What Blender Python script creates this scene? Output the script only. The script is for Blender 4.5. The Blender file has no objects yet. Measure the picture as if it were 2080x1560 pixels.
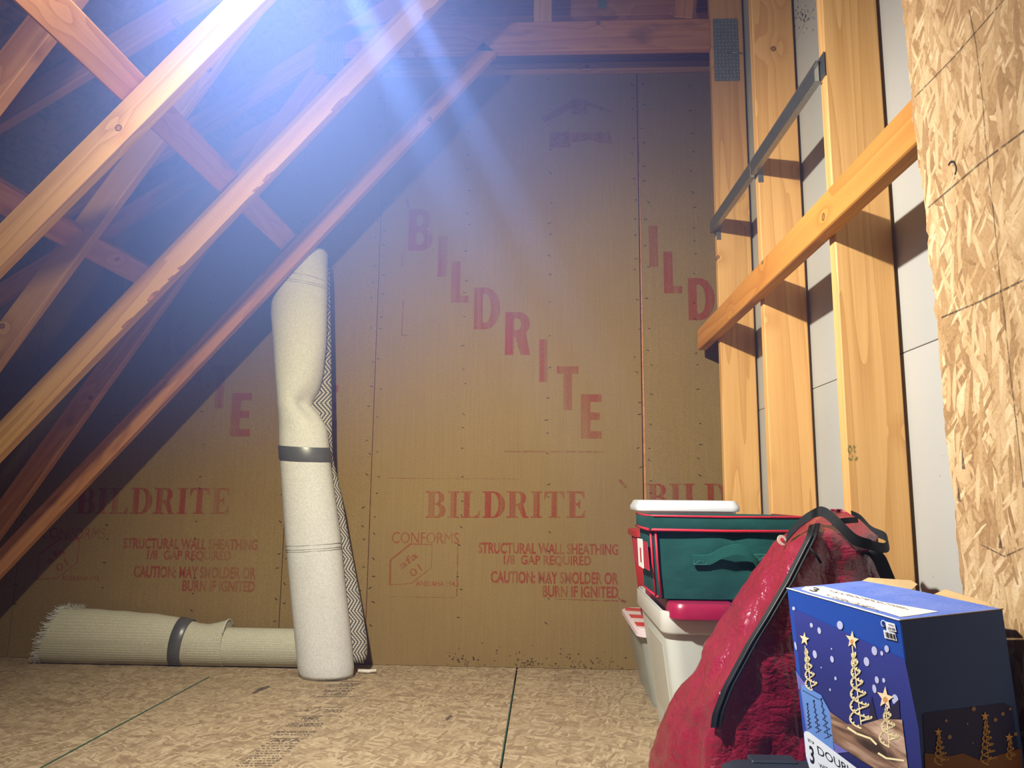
import bpy, bmesh, math, random
from mathutils import Vector, Matrix, noise
random.seed(7)
S = bpy.context.scene
COL = S.collection
V = Vector

# ------------------------------------------------------------------ camera
F_PX, PIT, YAW, ROL, CAM_Z = 1516.1418, .1476, .0452, .0098, .7359
_f = V((-math.sin(YAW)*math.cos(PIT), math.cos(YAW)*math.cos(PIT), math.sin(PIT)))
_r = V((math.cos(YAW), math.sin(YAW), 0))
_u = _r.cross(_f)
RGT = math.cos(ROL)*_r + math.sin(ROL)*_u
UPV = -math.sin(ROL)*_r + math.cos(ROL)*_u
CAM = V((0, 0, CAM_Z))
cam = bpy.data.cameras.new('camera')
cam.sensor_width = 36
cam.lens = F_PX/2080*36
cam.clip_start = .02
co = bpy.data.objects.new('camera', cam)
COL.objects.link(co)
M = Matrix((RGT, UPV, -_f)).transposed().to_4x4()
M.translation = CAM
co.matrix_world = M
S.camera = co

# rays through the calibrated camera, to place things at their measured depth
def ray(x, y):
    return (x-1040)/F_PX*RGT + (780-y)/F_PX*UPV + _f
def at(x, y, Y):                     # a photo pixel to a point on the plane at depth Y
    d = ray(x, y); return CAM + d*(Y/d.y)
def onx(x, y, X):
    d = ray(x, y); return CAM + d*(X/d.x)
def onz(x, y, Z):
    d = ray(x, y); return CAM + d*((Z-CAM_Z)/d.z)
def onplane(x, y, P, N):
    d = ray(x, y); return CAM + d*((P-CAM).dot(N)/d.dot(N))

# ------------------------------------------------------------------ world, haze, lamps, exposure
S.view_settings.view_transform = 'Standard'
S.view_settings.look = 'None'
S.view_settings.gamma = 1
S.view_settings.use_curve_mapping = False
S.view_settings.exposure = 0.0
LAMP = V((-.672, 1.1, 2.0))
W = bpy.data.worlds.new('world')
S.world = W
W.use_nodes = True
nt = W.node_tree
nt.nodes['Background'].inputs[0].default_value = (.02, .022, .028, 1)
nt.nodes['Background'].inputs[1].default_value = .3
# added haze imitates bluish lens glare, thinning towards floor and stud wall
vs = nt.nodes.new('ShaderNodeVolumeScatter')
vs.inputs['Color'].default_value = (.21, .34, 1, 1)
def _wn(typ, **kw):
    x = nt.nodes.new('ShaderNode'+typ)
    for k, v in kw.items(): setattr(x, k, v)
    return x
_tc = _wn('TexCoord'); _sp = _wn('SeparateXYZ'); nt.links.new(_tc.outputs['Object'], _sp.inputs[0])
def _rng(sock, a, b, c, d):
    x = _wn('MapRange', interpolation_type='SMOOTHSTEP'); nt.links.new(sock, x.inputs[0])
    for i, q in enumerate((a, b, c, d)): x.inputs[i+1].default_value = q
    return x.outputs[0]
_mu = _wn('Math', operation='MULTIPLY'); nt.links.new(_rng(_sp.outputs[2], .7, 2.3, 0, 1), _mu.inputs[0]); nt.links.new(_rng(_sp.outputs[0], .45, -1.6, .07, 1), _mu.inputs[1])
_my = _wn('Math', operation='MULTIPLY'); nt.links.new(_mu.outputs[0], _my.inputs[0]); nt.links.new(_rng(_sp.outputs[1], .9, 2.3, .1, 1), _my.inputs[1])
_ma = _wn('Math', operation='MULTIPLY_ADD'); nt.links.new(_my.outputs[0], _ma.inputs[0]); _ma.inputs[1].default_value = 1.3; _ma.inputs[2].default_value = .012
nt.links.new(_ma.outputs[0], vs.inputs['Density'])
nt.links.new(vs.outputs[0], nt.nodes['World Output'].inputs['Volume'])
try:
    W.cycles.volume_step_size = .35
except Exception:
    pass

def lamp_point(name, loc, power, color, radius):
    l = bpy.data.lights.new(name, 'POINT')
    l.energy = power; l.color = color; l.shadow_soft_size = radius
    o = bpy.data.objects.new(name, l); o.location = loc; COL.objects.link(o)
    return o
def lamp_spot(name, loc, target, power, color, angle, blend, radius):
    l = bpy.data.lights.new(name, 'SPOT')
    l.energy = power; l.color = color; l.shadow_soft_size = radius
    l.spot_size = math.radians(angle); l.spot_blend = blend
    o = bpy.data.objects.new(name, l); o.location = loc; COL.objects.link(o)
    o.rotation_euler = (V(target)-V(loc)).to_track_quat('-Z', 'Y').to_euler()
    return o
lamp_point('attic_bulb', LAMP, 44, (1, .98, .95), .03)
# two added spots that draw the glare streaks, landing on floor below the view
for _a, _b, _e, _w in (((500, -450), (880, 320), 8200, 4.4), ((600, -440), (990, 310), 9500, 3.4)):
    _p, _q = at(*_a, 1.6), at(*_b, 1.32)
    lamp_spot('streak_spot', _p, _q, _e, (.75, .88, 1), _w, 1, .004)
lamp_spot('attic_flood', LAMP, LAMP+V((.36, .62, -.70)), 350, (1, .97, .94), 124, 1, .03)

try:
    S.cycles.max_bounces = 5
    S.cycles.volume_max_steps = 6
    S.cycles.adaptive_threshold = .03
    S.cycles.diffuse_bounces = 4
    S.cycles.volume_bounces = 0
    S.cycles.transparent_max_bounces = 12
    S.cycles.caustics_reflective = False
    S.cycles.caustics_refractive = False
    S.cycles.sample_clamp_indirect = 3
except Exception:
    pass

# ------------------------------------------------------------------ geometry helpers
def link(name, me, mat=None, parent=None):
    o = bpy.data.objects.new(name, me)
    COL.objects.link(o)
    if mat: me.materials.append(mat)
    if parent: o.parent = parent
    return o
def mesh_of(bm, name='m', smooth=False):
    me = bpy.data.meshes.new(name)
    bmesh.ops.recalc_face_normals(bm, faces=bm.faces)
    bm.to_mesh(me); bm.free()
    if smooth:
        for p in me.polygons: p.use_smooth = True
    return me
def shade_auto(me, ang=35):
    try: me.set_sharp_from_angle(angle=math.radians(ang))
    except Exception: pass
def obj(name, bm, mat, parent=None, smooth=False, sharp=None):
    me = mesh_of(bm, name, smooth)
    if sharp: shade_auto(me, sharp)
    return link(name, me, mat, parent)
def tag(o, label=None, cat=None, group=None, kind=None):
    if label: o['label'] = label
    if cat: o['category'] = cat
    if group: o['group'] = group
    if kind: o['kind'] = kind
    return o
def empty(name, loc=(0, 0, 0)):
    o = bpy.data.objects.new(name, None)
    o.empty_display_size = .05
    COL.objects.link(o); o.location = loc
    return o
def child(o, root):                  # keep world position
    o.parent = root
    o.matrix_parent_inverse = Matrix.Translation(root.location).inverted()
    return o
def bm_box(bm, lo, hi):
    r = bmesh.ops.create_cube(bm, size=1)
    for v in r['verts']:
        for k in range(3): v.co[k] = lo[k] + (v.co[k]+.5)*(hi[k]-lo[k])
    return r['verts']
def box_bm(lo, hi, bev=0, seg=1):
    bm = bmesh.new(); bm_box(bm, lo, hi)
    if bev: bmesh.ops.bevel(bm, geom=list(bm.edges), offset=bev, segments=seg, affect='EDGES', profile=.5)
    return bm
def frame(o, P, ux, uy):
    ux = V(ux).normalized(); uz = ux.cross(V(uy)).normalized(); uy = uz.cross(ux)
    m = Matrix((ux, uy, uz)).transposed().to_4x4(); m.translation = P
    return m
def board(name, P, ux, uy, l, w, t, mat, parent=None, bev=.002, holes=None):
    """a board from corner P: l along ux, w along uy, t along ux x uy"""
    bm = box_bm((0, 0, 0), (l, w, t), bev)
    o = obj(name, bm, mat)
    o.matrix_world = frame(o, V(P), ux, uy)
    if parent: 
        o.parent = parent; o.matrix_parent_inverse = Matrix.Translation(parent.location).inverted()
    return o
def tube_bm(bm, pts, r, n=8, closed=False, rfun=None):
    pts = [V(p) for p in pts]; N = len(pts); rings = []
    prev = None
    for i, p in enumerate(pts):
        a = pts[(i-1) % N] if (closed or i > 0) else p
        b = pts[(i+1) % N] if (closed or i < N-1) else p
        t = (b-a).normalized()
        if prev is None:
            u = t.cross(V((0, 0, 1)))
            if u.length < .2: u = t.cross(V((1, 0, 0)))
            u.normalize()
        else:
            u = (prev - t*prev.dot(t)).normalized()
        prev = u
        w = t.cross(u); rr = rfun(i/(N-1)) if rfun else r
        rings.append([bm.verts.new(p + rr*(math.cos(2*math.pi*k/n)*u + math.sin(2*math.pi*k/n)*w)) for k in range(n)])
    for i in range(N if closed else N-1):
        A, B = rings[i], rings[(i+1) % N]
        for k in range(n): bm.faces.new((A[k], A[(k+1) % n], B[(k+1) % n], B[k]))
    if not closed:
        bm.faces.new(rings[0][::-1]); bm.faces.new(rings[-1])
def tube(name, pts, r, mat, parent=None, n=8, closed=False, rfun=None):
    bm = bmesh.new(); tube_bm(bm, pts, r, n, closed, rfun)
    return obj(name, bm, mat, parent, True)
def smoothpts(pts, k=6):             # Catmull-Rom
    P = [V(p) for p in pts]; out = []
    for i in range(len(P)-1):
        a, b, c, d = P[max(i-1, 0)], P[i], P[i+1], P[min(i+2, len(P)-1)]
        for j in range(k):
            t = j/k
            out.append(.5*((2*b)+(c-a)*t+(2*a-5*b+4*c-d)*t*t+(3*b-a-3*c+d)*t**3))
    out.append(P[-1]); return out
def ribbon(name, pts, wdirs, width, th, mat, parent=None):
    """a flat strap: centre points, a width direction per point"""
    bm = bmesh.new(); rings = []
    for i, p in enumerate(pts):
        w = V(wdirs[i] if isinstance(wdirs, list) else wdirs).normalized()
        a = pts[max(i-1, 0)]; b = pts[min(i+1, len(pts)-1)]
        nn = (b-a).cross(w).normalized()
        rings.append([bm.verts.new(p+sx*w*width/2+sn*nn*th/2) for sx, sn in ((-1, -1), (1, -1), (1, 1), (-1, 1))])
    for A, B in zip(rings, rings[1:]):
        for k in range(4): bm.faces.new((A[k], A[(k+1) % 4], B[(k+1) % 4], B[k]))
    bm.faces.new(rings[0][::-1]); bm.faces.new(rings[-1])
    o = obj(name, bm, mat, parent, True, 40)
    return o
def loft_bm(rings, cap0=True, cap1=True, closed=True):
    bm = bmesh.new(); R = [[bm.verts.new(p) for p in r] for r in rings]; n = len(R[0])
    for A, B in zip(R, R[1:]):
        for k in range(n if closed else n-1): bm.faces.new((A[k], A[(k+1) % n], B[(k+1) % n], B[k]))
    if closed:
        if cap0: bm.faces.new(R[0][::-1])
        if cap1: bm.faces.new(R[-1])
    return bm
def rrect(x0, x1, y0, y1, r, z, n=5):
    pts = []
    for cx, cy, a0 in ((x1-r, y0+r, -90), (x1-r, y1-r, 0), (x0+r, y1-r, 90), (x0+r, y0+r, 180)):
        for k in range(n+1):
            a = math.radians(a0+90*k/n); pts.append(V((cx+r*math.cos(a), cy+r*math.sin(a), z)))
    return pts
def lerp(t, tab):
    if t <= tab[0][0]: return tab[0][1]
    for (a, b), (c, d) in zip(tab, tab[1:]):
        if t <= c: return b+(d-b)*(t-a)/(c-a)
    return tab[-1][1]

# ------------------------------------------------------------------ material helpers
def lin(c):
    return tuple(((x/255)/12.92 if x/255 <= .04045 else ((x/255+.055)/1.055)**2.4) for x in c) + (1,)
class N:
    def __init__(s, name):
        s.m = bpy.data.materials.new(name); s.m.use_nodes = True
        s.t = s.m.node_tree; s.b = s.t.nodes['Principled BSDF']; s.out = s.t.nodes['Material Output']
    def n(s, typ, **kw):
        x = s.t.nodes.new('ShaderNode'+typ)
        for k, v in kw.items(): setattr(x, k, v)
        return x
    def set(s, sock, v):
        if isinstance(v, bpy.types.NodeSocket): s.t.links.new(v, sock)
        elif v is not None: sock.default_value = v
    def math(s, op, a, b=None, c=None, clamp=False):
        x = s.n('Math', operation=op, use_clamp=clamp)
        s.set(x.inputs[0], a)
        if b is not None: s.set(x.inputs[1], b)
        if c is not None: s.set(x.inputs[2], c)
        return x.outputs[0]
    def mix(s, f, a, b, blend='MIX'):
        x = s.n('Mix', data_type='RGBA', blend_type=blend)
        s.set(x.inputs[0], f); s.set(x.inputs[6], a); s.set(x.inputs[7], b)
        return x.outputs[2]
    def coord(s, rnd=True):
        o = s.n('TexCoord').outputs['Object']
        if rnd:
            r = s.n('ObjectInfo').outputs['Random']
            v = s.n('VectorMath', operation='SCALE'); v.inputs[0].default_value = (37.1, 23.7, 11.3)
            s.t.links.new(r, v.inputs['Scale'])
            a = s.n('VectorMath', operation='ADD'); s.t.links.new(o, a.inputs[0]); s.t.links.new(v.outputs[0], a.inputs[1])
            o = a.outputs[0]
        return o
    def map(s, v, scale=(1, 1, 1), rot=(0, 0, 0), loc=(0, 0, 0)):
        x = s.n('Mapping'); s.set(x.inputs[0], v)
        x.inputs['Scale'].default_value = scale; x.inputs['Rotation'].default_value = rot; x.inputs['Location'].default_value = loc
        return x.outputs[0]
    def noise(s, v, scale=5, detail=3, rough=.5, dist=0):
        x = s.n('TexNoise'); s.set(x.inputs['Vector'], v)
        x.inputs['Scale'].default_value = scale; x.inputs['Detail'].default_value = detail
        x.inputs['Roughness'].default_value = rough; x.inputs['Distortion'].default_value = dist
        return x.outputs[0]
    def ramp(s, f, stops):
        x = s.n('ValToRGB'); s.set(x.inputs[0], f); e = x.color_ramp.elements
        while len(e) < len(stops): e.new(.5)
        for q, (p, c) in zip(e, stops): q.position = p; q.color = c if len(c) == 4 else (*c, 1)
        return x.outputs[0]
    def range(s, v, a, b, c=0, d=1):
        x = s.n('MapRange'); s.set(x.inputs[0], v)
        for i, q in enumerate((a, b, c, d)): x.inputs[i+1].default_value = q
        return x.outputs[0]
    def bump(s, h, strength=.3, dist=.002):
        x = s.n('Bump'); s.set(x.inputs['Height'], h)
        x.inputs['Strength'].default_value = strength; x.inputs['Distance'].default_value = dist
        s.t.links.new(x.outputs[0], s.b.inputs['Normal'])
    def fin(s, color=None, rough=None, metal=None, spec=None):
        s.set(s.b.inputs['Base Color'], color); s.set(s.b.inputs['Roughness'], rough)
        s.set(s.b.inputs['Metallic'], metal); s.set(s.b.inputs['Specular IOR Level'], spec)
        return s.m

def wood(name, light, dark, knot=(70, 45, 25), stain=None, rough=.6):
    s = N(name); c = s.coord()
    sep = s.n('SeparateXYZ'); s.t.links.new(c, sep.inputs[0])
    cx = s.n('CombineXYZ'); s.t.links.new(sep.outputs[0], cx.inputs[0]); s.t.links.new(sep.outputs[1], cx.inputs[1])
    vo = s.n('TexVoronoi', voronoi_dimensions='2D'); vo.inputs['Scale'].default_value = 4.2; vo.inputs['Randomness'].default_value = 1
    s.t.links.new(cx.outputs[0], vo.inputs['Vector'])
    sepc = s.n('SeparateColor'); s.t.links.new(vo.outputs['Color'], sepc.inputs[0])
    on = s.math('GREATER_THAN', sepc.outputs[0], .55)
    kd = s.math('ADD', vo.outputs['Distance'], s.math('MULTIPLY', s.math('SUBTRACT', 1, on), 5))
    low = s.noise(s.map(c, (.28, 7, 7)), 1, 2, .5)
    bul = s.range(kd, 0, .28, .55, 0)
    ring = s.math('ADD', s.math('MULTIPLY', low, 10), s.math('MULTIPLY', bul, 1.7))
    rs = s.math('FRACT', ring)
    rs = s.math('POWER', rs, 2.2)
    fine = s.noise(s.map(c, (3, 160, 160)), 1, 4, .6)
    v = s.math('ADD', s.math('MULTIPLY', rs, .42), s.math('MULTIPLY', fine, .55))
    col = s.ramp(v, [(.1, lin(light)), (.95, lin(dark))])
    big = s.noise(s.map(c, (1.2, 4, 4)), 1, 2, .5)
    col = s.mix(s.range(big, .35, .75, 0, .35), col, lin(dark))
    kr = s.math('LESS_THAN', kd, .042)
    kc = s.ramp(s.math('MULTIPLY', kd, 24), [(.0, lin((150, 105, 60))), (.55, lin((140, 92, 50))), (.75, lin(knot)), (.95, lin(knot)), (1, lin(dark))])
    kmask = s.math('MULTIPLY', kr, s.math('GREATER_THAN', sepc.outputs[1], .3))
    col = s.mix(s.math('MULTIPLY', kmask, .85), col, kc)
    if stain:
        st = s.noise(s.map(c, (3, 9, 9)), 1, 3, .6)
        col = s.mix(s.range(st, .58, .7, 0, .6), col, lin(stain))
    s.bump(fine, .25, .001)
    return s.fin(col, rough, None, .35)

def osb(name, tones, scale=1, axes='xy', spec=.3, contrast=1.0, layers=((.2, .12, .03), (1.25, .075, .018), (-.75, .09, .022), (.6, .06, .012), (-1.35, .07, .014))):
    s = N(name); c = s.coord()
    dist = s.n('TexNoise'); dist.inputs['Scale'].default_value = 9/scale; dist.inputs['Detail'].default_value = 3
    s.t.links.new(c, dist.inputs['Vector'])
    dv = s.n('VectorMath', operation='SCALE'); s.t.links.new(dist.outputs[1], dv.inputs[0]); dv.inputs['Scale'].default_value = .035*scale
    av = s.n('VectorMath', operation='ADD'); s.t.links.new(c, av.inputs[0]); s.t.links.new(dv.outputs[0], av.inputs[1])
    c2 = av.outputs[0]
    val = None; hgt = None
    for i, (ang, L, Wd) in enumerate(layers):
        mp = s.map(s.map(c2, rot=(0, 0, ang), loc=(i*.371, i*.733, 0)), (1/(L*scale), 1/(Wd*scale), .01))
        vo = s.n('TexVoronoi', voronoi_dimensions='2D'); vo.inputs['Scale'].default_value = 1
        s.t.links.new(mp, vo.inputs['Vector'])
        sc = s.n('SeparateColor'); s.t.links.new(vo.outputs['Color'], sc.inputs[0])
        edge = s.range(vo.outputs['Distance'], .1, .75, 1, .55)
        tone = s.math('MULTIPLY', sc.outputs[0], edge)
        if val is None: val, hgt = tone, sc.outputs[1]
        else:
            m = s.math('MULTIPLY', s.math('GREATER_THAN', sc.outputs[2], .62), s.math('LESS_THAN', vo.outputs['Distance'], .5))
            x = s.n('Mix'); s.set(x.inputs[0], m); s.set(x.inputs[2], val); s.set(x.inputs[3], tone); val = x.outputs[0]
            x = s.n('Mix'); s.set(x.inputs[0], m); s.set(x.inputs[2], hgt); s.set(x.inputs[3], s.math('ADD', sc.outputs[1], .25*i)); hgt = x.outputs[0]
    fine = s.noise(s.map(c2, (60/scale, 60/scale, 60/scale)), 3, 4, .65)
    v = s.math('ADD', s.math('MULTIPLY', val, .8*contrast), s.math('MULTIPLY', fine, .45))
    v = s.math('SUBTRACT', v, .12)
    st = [(i/(len(tones)-1), lin(t)) for i, t in enumerate(tones)]
    col = s.ramp(v, st)
    dk = s.noise(s.map(c2, (16/scale, 30/scale, 16/scale)), 1, 3, .6)
    col = s.mix(s.range(dk, .66, .74, 0, .55), col, lin((78, 52, 32)))
    big = s.noise(c, 1.7, 2, .5)
    col = s.mix(s.range(big, .45, .7, 0, .22), col, lin(tones[1]))
    s.bump(fine, .5, .002)
    return s.fin(col, .62, None, spec)

def plain(name, rgb, rough=.5, metal=0, spec=.5, nscale=0, namt=.12, bump=0, bdist=.001):
    s = N(name); col = lin(rgb)
    if nscale:
        f = s.noise(s.coord(False), nscale, 4, .6)
        d = tuple(x*(1-namt*2) for x in col[:3])+(1,); l = tuple(min(1, x*(1+namt*2)) for x in col[:3])+(1,)
        c = s.mix(f, d, l)
        if bump: s.bump(f, bump, bdist)
        return s.fin(c, rough, metal, spec)
    return s.fin(col, rough, metal, spec)

def ink(name, rgb, keep=.6, streak=True, scale=1):
    """flat print worn through to the board beneath"""
    s = N(name); c = s.n('NewGeometry').outputs['Position']
    n1 = s.noise(s.map(c, (260*scale, 260*scale, 120*scale)), 1, 3, .7)
    f = s.range(n1, .72-keep*.6, .86-keep*.6, 0, 1)
    if streak:
        n2 = s.noise(s.map(c, (34, 34, .8)), 1, 3, .6)
        n3 = s.noise(s.map(c, (3.1, 3.1, 1.2)), 1, 1, .5)
        f = s.math('MULTIPLY', f, s.range(n2, .38, .56, .45, 1))
        f = s.math('MULTIPLY', f, s.range(n3, .3, .6, .5, 1))
    f = s.math('MULTIPLY', f, .6)
    tr = s.n('BsdfTransparent'); mx = s.n('MixShader')
    s.t.links.new(f, mx.inputs[0]); s.t.links.new(tr.outputs[0], mx.inputs[1]); s.t.links.new(s.b.outputs[0], mx.inputs[2])
    s.t.links.new(mx.outputs[0], s.out.inputs[0])
    return s.fin(lin(rgb), .8, None, .2)

WOOD = wood('pine_wood', (226, 180, 116), (186, 132, 72))
WOODR = wood('reddish_pine_wood', (206, 150, 104), (164, 104, 66), stain=(120, 70, 48))
WOODP = wood('pale_spruce_wood', (208, 164, 102), (158, 108, 58), rough=.65)
WOODO = wood('orange_fir_wood', (214, 152, 76), (172, 106, 44))
FLOORM = osb('floor_flake_board', [(118, 98, 76), (158, 138, 110), (184, 165, 135), (204, 188, 158)], .75, contrast=.75)
WALLO = osb('wall_flake_board', [(138, 102, 66), (188, 152, 106), (220, 190, 144), (242, 224, 186)], 1.0, contrast=.9, layers=((.05, .16, .04), (.7, .05, .010), (-.42, .11, .026), (.28, .07, .009), (-.9, .05, .008), (-.12, .08, .014)))
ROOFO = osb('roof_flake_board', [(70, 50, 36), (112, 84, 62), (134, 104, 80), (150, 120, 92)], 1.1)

def fibre():
    s = N('fibreboard'); c = s.coord()
    fine = s.range(s.noise(c, 300, 3, .75), .3, .7, 0, 1)
    ver = s.noise(s.map(c, (210, 3.5, 1)), 1, 3, .6)
    big = s.noise(c, 2.2, 4, .55)
    col = s.mix(fine, lin((112, 91, 56)), lin((158, 135, 90)))
    col = s.mix(s.range(ver, .3, .7, 0, .35), col, lin((114, 92, 62)))
    col = s.mix(s.range(big, .35, .7, 0, .3), col, lin((120, 96, 60)))
    s.bump(s.math('ADD', fine, ver), .18, .001)
    return s.fin(col, .78, None, .25)
FIBRE = fibre()
def gyp():
    s = N('gypsum_board'); c = s.coord()
    f = s.noise(c, 300, 3, .6); b = s.noise(c, 2, 3, .5)
    col = s.mix(b, lin((166, 167, 164)), lin((184, 184, 178)))
    spk = s.noise(c, 42, 2, .5)
    col = s.mix(s.range(spk, .74, .77, 0, .5), col, lin((120, 118, 112)))
    s.bump(f, .05, .001)
    return s.fin(col, .75, None, .3)
GYP = gyp()
DARK = plain('dark_gap', (38, 26, 20), .9)
GREENEDGE = plain('green_edge_paint', (30, 74, 56), .8)
STEEL = plain('galvanised_steel', (150, 156, 162), .38, .9, .5, 60, .12, .1)
TOOTH = plain('bright_punched_steel', (206, 212, 218), .4, .2)
PLATE = plain('connector_plate_steel', (136, 144, 150), .5, .5, .5, 40, .15, .1)
REDINK = ink('red_stencil_ink', (158, 44, 38), .7)
REDINKF = ink('faded_red_stencil_ink', (140, 46, 42), .55)
GREYINK = ink('grey_stamp_ink', (66, 62, 66), .62, False, .8)
GREENINK = ink('green_stamp_ink', (58, 112, 62), .5, False, .8)
PENCIL = ink('pencil_mark', (62, 58, 56), .62, False, .6)
STAPLE = plain('staple_dark', (40, 34, 30), .6, .5)

# ------------------------------------------------------------------ flat print: curves filled, turned to mesh, fitted to a rectangle
def fill_mesh(polys, name='glyph'):
    cu = bpy.data.curves.new(name, 'CURVE'); cu.dimensions = '2D'; cu.fill_mode = 'BOTH'
    for pl in polys:
        sp = cu.splines.new('POLY'); sp.points.add(len(pl)-1); sp.use_cyclic_u = True
        for q, (x, y) in zip(sp.points, pl): q.co = (x, y, 0, 1)
    o = bpy.data.objects.new(name, cu); COL.objects.link(o)
    dg = bpy.context.evaluated_depsgraph_get(); dg.update()
    me = bpy.data.meshes.new_from_object(o.evaluated_get(dg))
    bpy.data.objects.remove(o); bpy.data.curves.remove(cu)
    return me
def text_mesh(txt, bold=0.0, shear=0):
    cu = bpy.data.curves.new('text', 'FONT'); cu.body = txt; cu.offset = bold; cu.shear = shear; cu.resolution_u = 3
    o = bpy.data.objects.new('text', cu); COL.objects.link(o)
    dg = bpy.context.evaluated_depsgraph_get(); dg.update()
    me = bpy.data.meshes.new_from_object(o.evaluated_get(dg))
    bpy.data.objects.remove(o); bpy.data.curves.remove(cu)
    return me
def mesh_uv(me):
    vs_ = [v.co.copy() for v in me.vertices]; fs = [tuple(p.vertices) for p in me.polygons]
    x0 = min(v.x for v in vs_); x1 = max(v.x for v in vs_); y0 = min(v.y for v in vs_); y1 = max(v.y for v in vs_)
    out = [((v.x-x0)/(x1-x0), (v.y-y0)/(y1-y0)) for v in vs_]
    bpy.data.meshes.remove(me)
    return out, fs
class Print:
    """collects flat shapes given as unit-square meshes placed by a function (u,v)->point"""
    def __init__(s): s.v = []; s.f = []
    def add(s, uvf, fn):
        n = len(s.v); s.v += [fn(u, v) for u, v in uvf[0]]; s.f += [tuple(i+n for i in f) for f in uvf[1]]
    def poly(s, pts):
        n = len(s.v); s.v += [V(p) for p in pts]; s.f.append(tuple(range(n, n+len(pts))))
    def build(s, name, mat, parent, shift=V((0, 0, 0))):
        me = bpy.data.meshes.new(name); me.from_pydata([tuple(v+shift) for v in s.v], [], s.f); me.update()
        o = link(name, me, mat)
        if len(s.f) > 1: o['kind'] = 'stuff'
        if parent:
            o.parent = parent; o.matrix_parent_inverse = parent.matrix_world.inverted() if parent.type == 'MESH' else Matrix.Translation(parent.location).inverted()
        return o
def arc(cx, cy, rx, ry, a0, a1, n=10):
    return [(cx+rx*math.cos(math.radians(a0+(a1-a0)*k/n)), cy+ry*math.sin(math.radians(a0+(a1-a0)*k/n))) for k in range(n+1)]
G = {}
G['B'] = [[(0, 0), (0, 1)] + [(.3, 1)] + arc(.3, .745, .25, .255, 85, -60) + arc(.31, .27, .29, .27, 60, -90), [(.2, .6), (.2, .86), (.28, .86)] + arc(.28, .73, .08, .13, 80, -80), [(.2, .14), (.2, .44), (.3, .44)] + arc(.3, .29, .09, .15, 80, -80)]
G['I'] = [[(0, 0), (.215, 0), (.215, 1), (0, 1)]]
G['L'] = [[(0, 0), (.43, 0), (.43, .17), (.215, .17), (.215, 1), (0, 1)]]
G['D'] = [[(0, 0), (0, 1), (.27, 1)] + arc(.27, .5, .36, .5, 88, -88, 16), [(.21, .16), (.21, .84), (.27, .84)] + arc(.27, .5, .14, .34, 85, -85)]
G['R'] = [[(0, 0), (0, 1), (.33, 1)] + arc(.33, .73, .26, .27, 85, -50) + [(.6, 0), (.38, 0), (.24, .42), (.21, .42), (.21, 0)], [(.21, .58), (.21, .85), (.3, .85)] + arc(.3, .715, .08, .135, 80, -80)]
G['T'] = [[(.155, 0), (.365, 0), (.365, .83), (.52, .83), (.52, 1), (0, 1), (0, .83), (.155, .83)]]
G['E'] = [[(0, 0), (.48, 0), (.48, .17), (.22, .17), (.22, .42), (.44, .42), (.44, .59), (.22, .59), (.22, .83), (.48, .83), (.48, 1), (0, 1)]]
GU = {k: mesh_uv(fill_mesh(p)) for k, p in G.items()}
g = {}
sf = [(0, .05), (.1, .06), (.1, .94), (0, .95), (0, 1)]
g['I'] = [[(0, 0)] + sf + [(.42, 1), (.42, .95), (.32, .94), (.32, .06), (.42, .05), (.42, 0)]]
g['L'] = [[(0, 0)] + sf + [(.42, 1), (.42, .95), (.32, .94), (.32, .05), (.5, .06), (.6, .14), (.66, .3), (.7, .3), (.68, 0)]]
g['D'] = [[(0, 0)] + sf + [(.4, 1)] + arc(.4, .5, .42, .5, 85, -85, 16) + [(.4, 0)], [(.32, .06), (.32, .94), (.38, .94)] + arc(.38, .5, .2, .44, 85, -85, 14)]
g['B'] = [[(0, 0)] + sf + [(.42, 1)] + arc(.42, .76, .24, .24, 85, -65) + arc(.43, .27, .29, .27, 65, -88) + [(.4, 0)], [(.32, .55), (.32, .94), (.38, .94)] + arc(.38, .745, .09, .19, 80, -80), [(.32, .06), (.32, .49), (.38, .49)] + arc(.38, .275, .12, .21, 80, -80)]
g['R'] = [[(0, 0)] + sf + [(.44, 1)] + arc(.44, .74, .25, .26, 85, -55) + [(.72, .06), (.8, .05), (.8, 0), (.58, 0), (.36, .46), (.32, .46), (.32, .06), (.42, .05), (.42, 0)], [(.32, .52), (.32, .94), (.4, .94)] + arc(.4, .73, .1, .2, 80, -80)]
g['T'] = [[(.16, 0), (.16, .05), (.26, .06), (.26, .94), (.12, .9), (.04, .7), (0, .7), (.01, 1), (.73, 1), (.74, .7), (.7, .7), (.62, .9), (.48, .94), (.48, .06), (.58, .05), (.58, 0)]]
g['E'] = [[(0, 0)] + sf + [(.66, 1), (.66, .72), (.62, .72), (.54, .9), (.32, .94), (.32, .54), (.42, .56), (.46, .66), (.5, .66), (.5, .36), (.46, .36), (.42, .46), (.32, .48), (.32, .06), (.54, .08), (.64, .3), (.68, .3), (.67, 0)]]
GS = {k: (mesh_uv(fill_mesh(p)), max(q[0] for q in p[0])) for k, p in g.items()}

# ------------------------------------------------------------------ the setting
XS, XG = .7139, .8636                # stud faces, gypsum face
D = 3.3602
XA, XB = -1.1697, -.7827
XC = XB+1.219
ZT = 2.751
T1, T2, T3 = 3.0252, 2.4152, 1.8052
X, Yv, Z = V((1, 0, 0)), V((0, 1, 0)), V((0, 0, 1))

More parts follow.
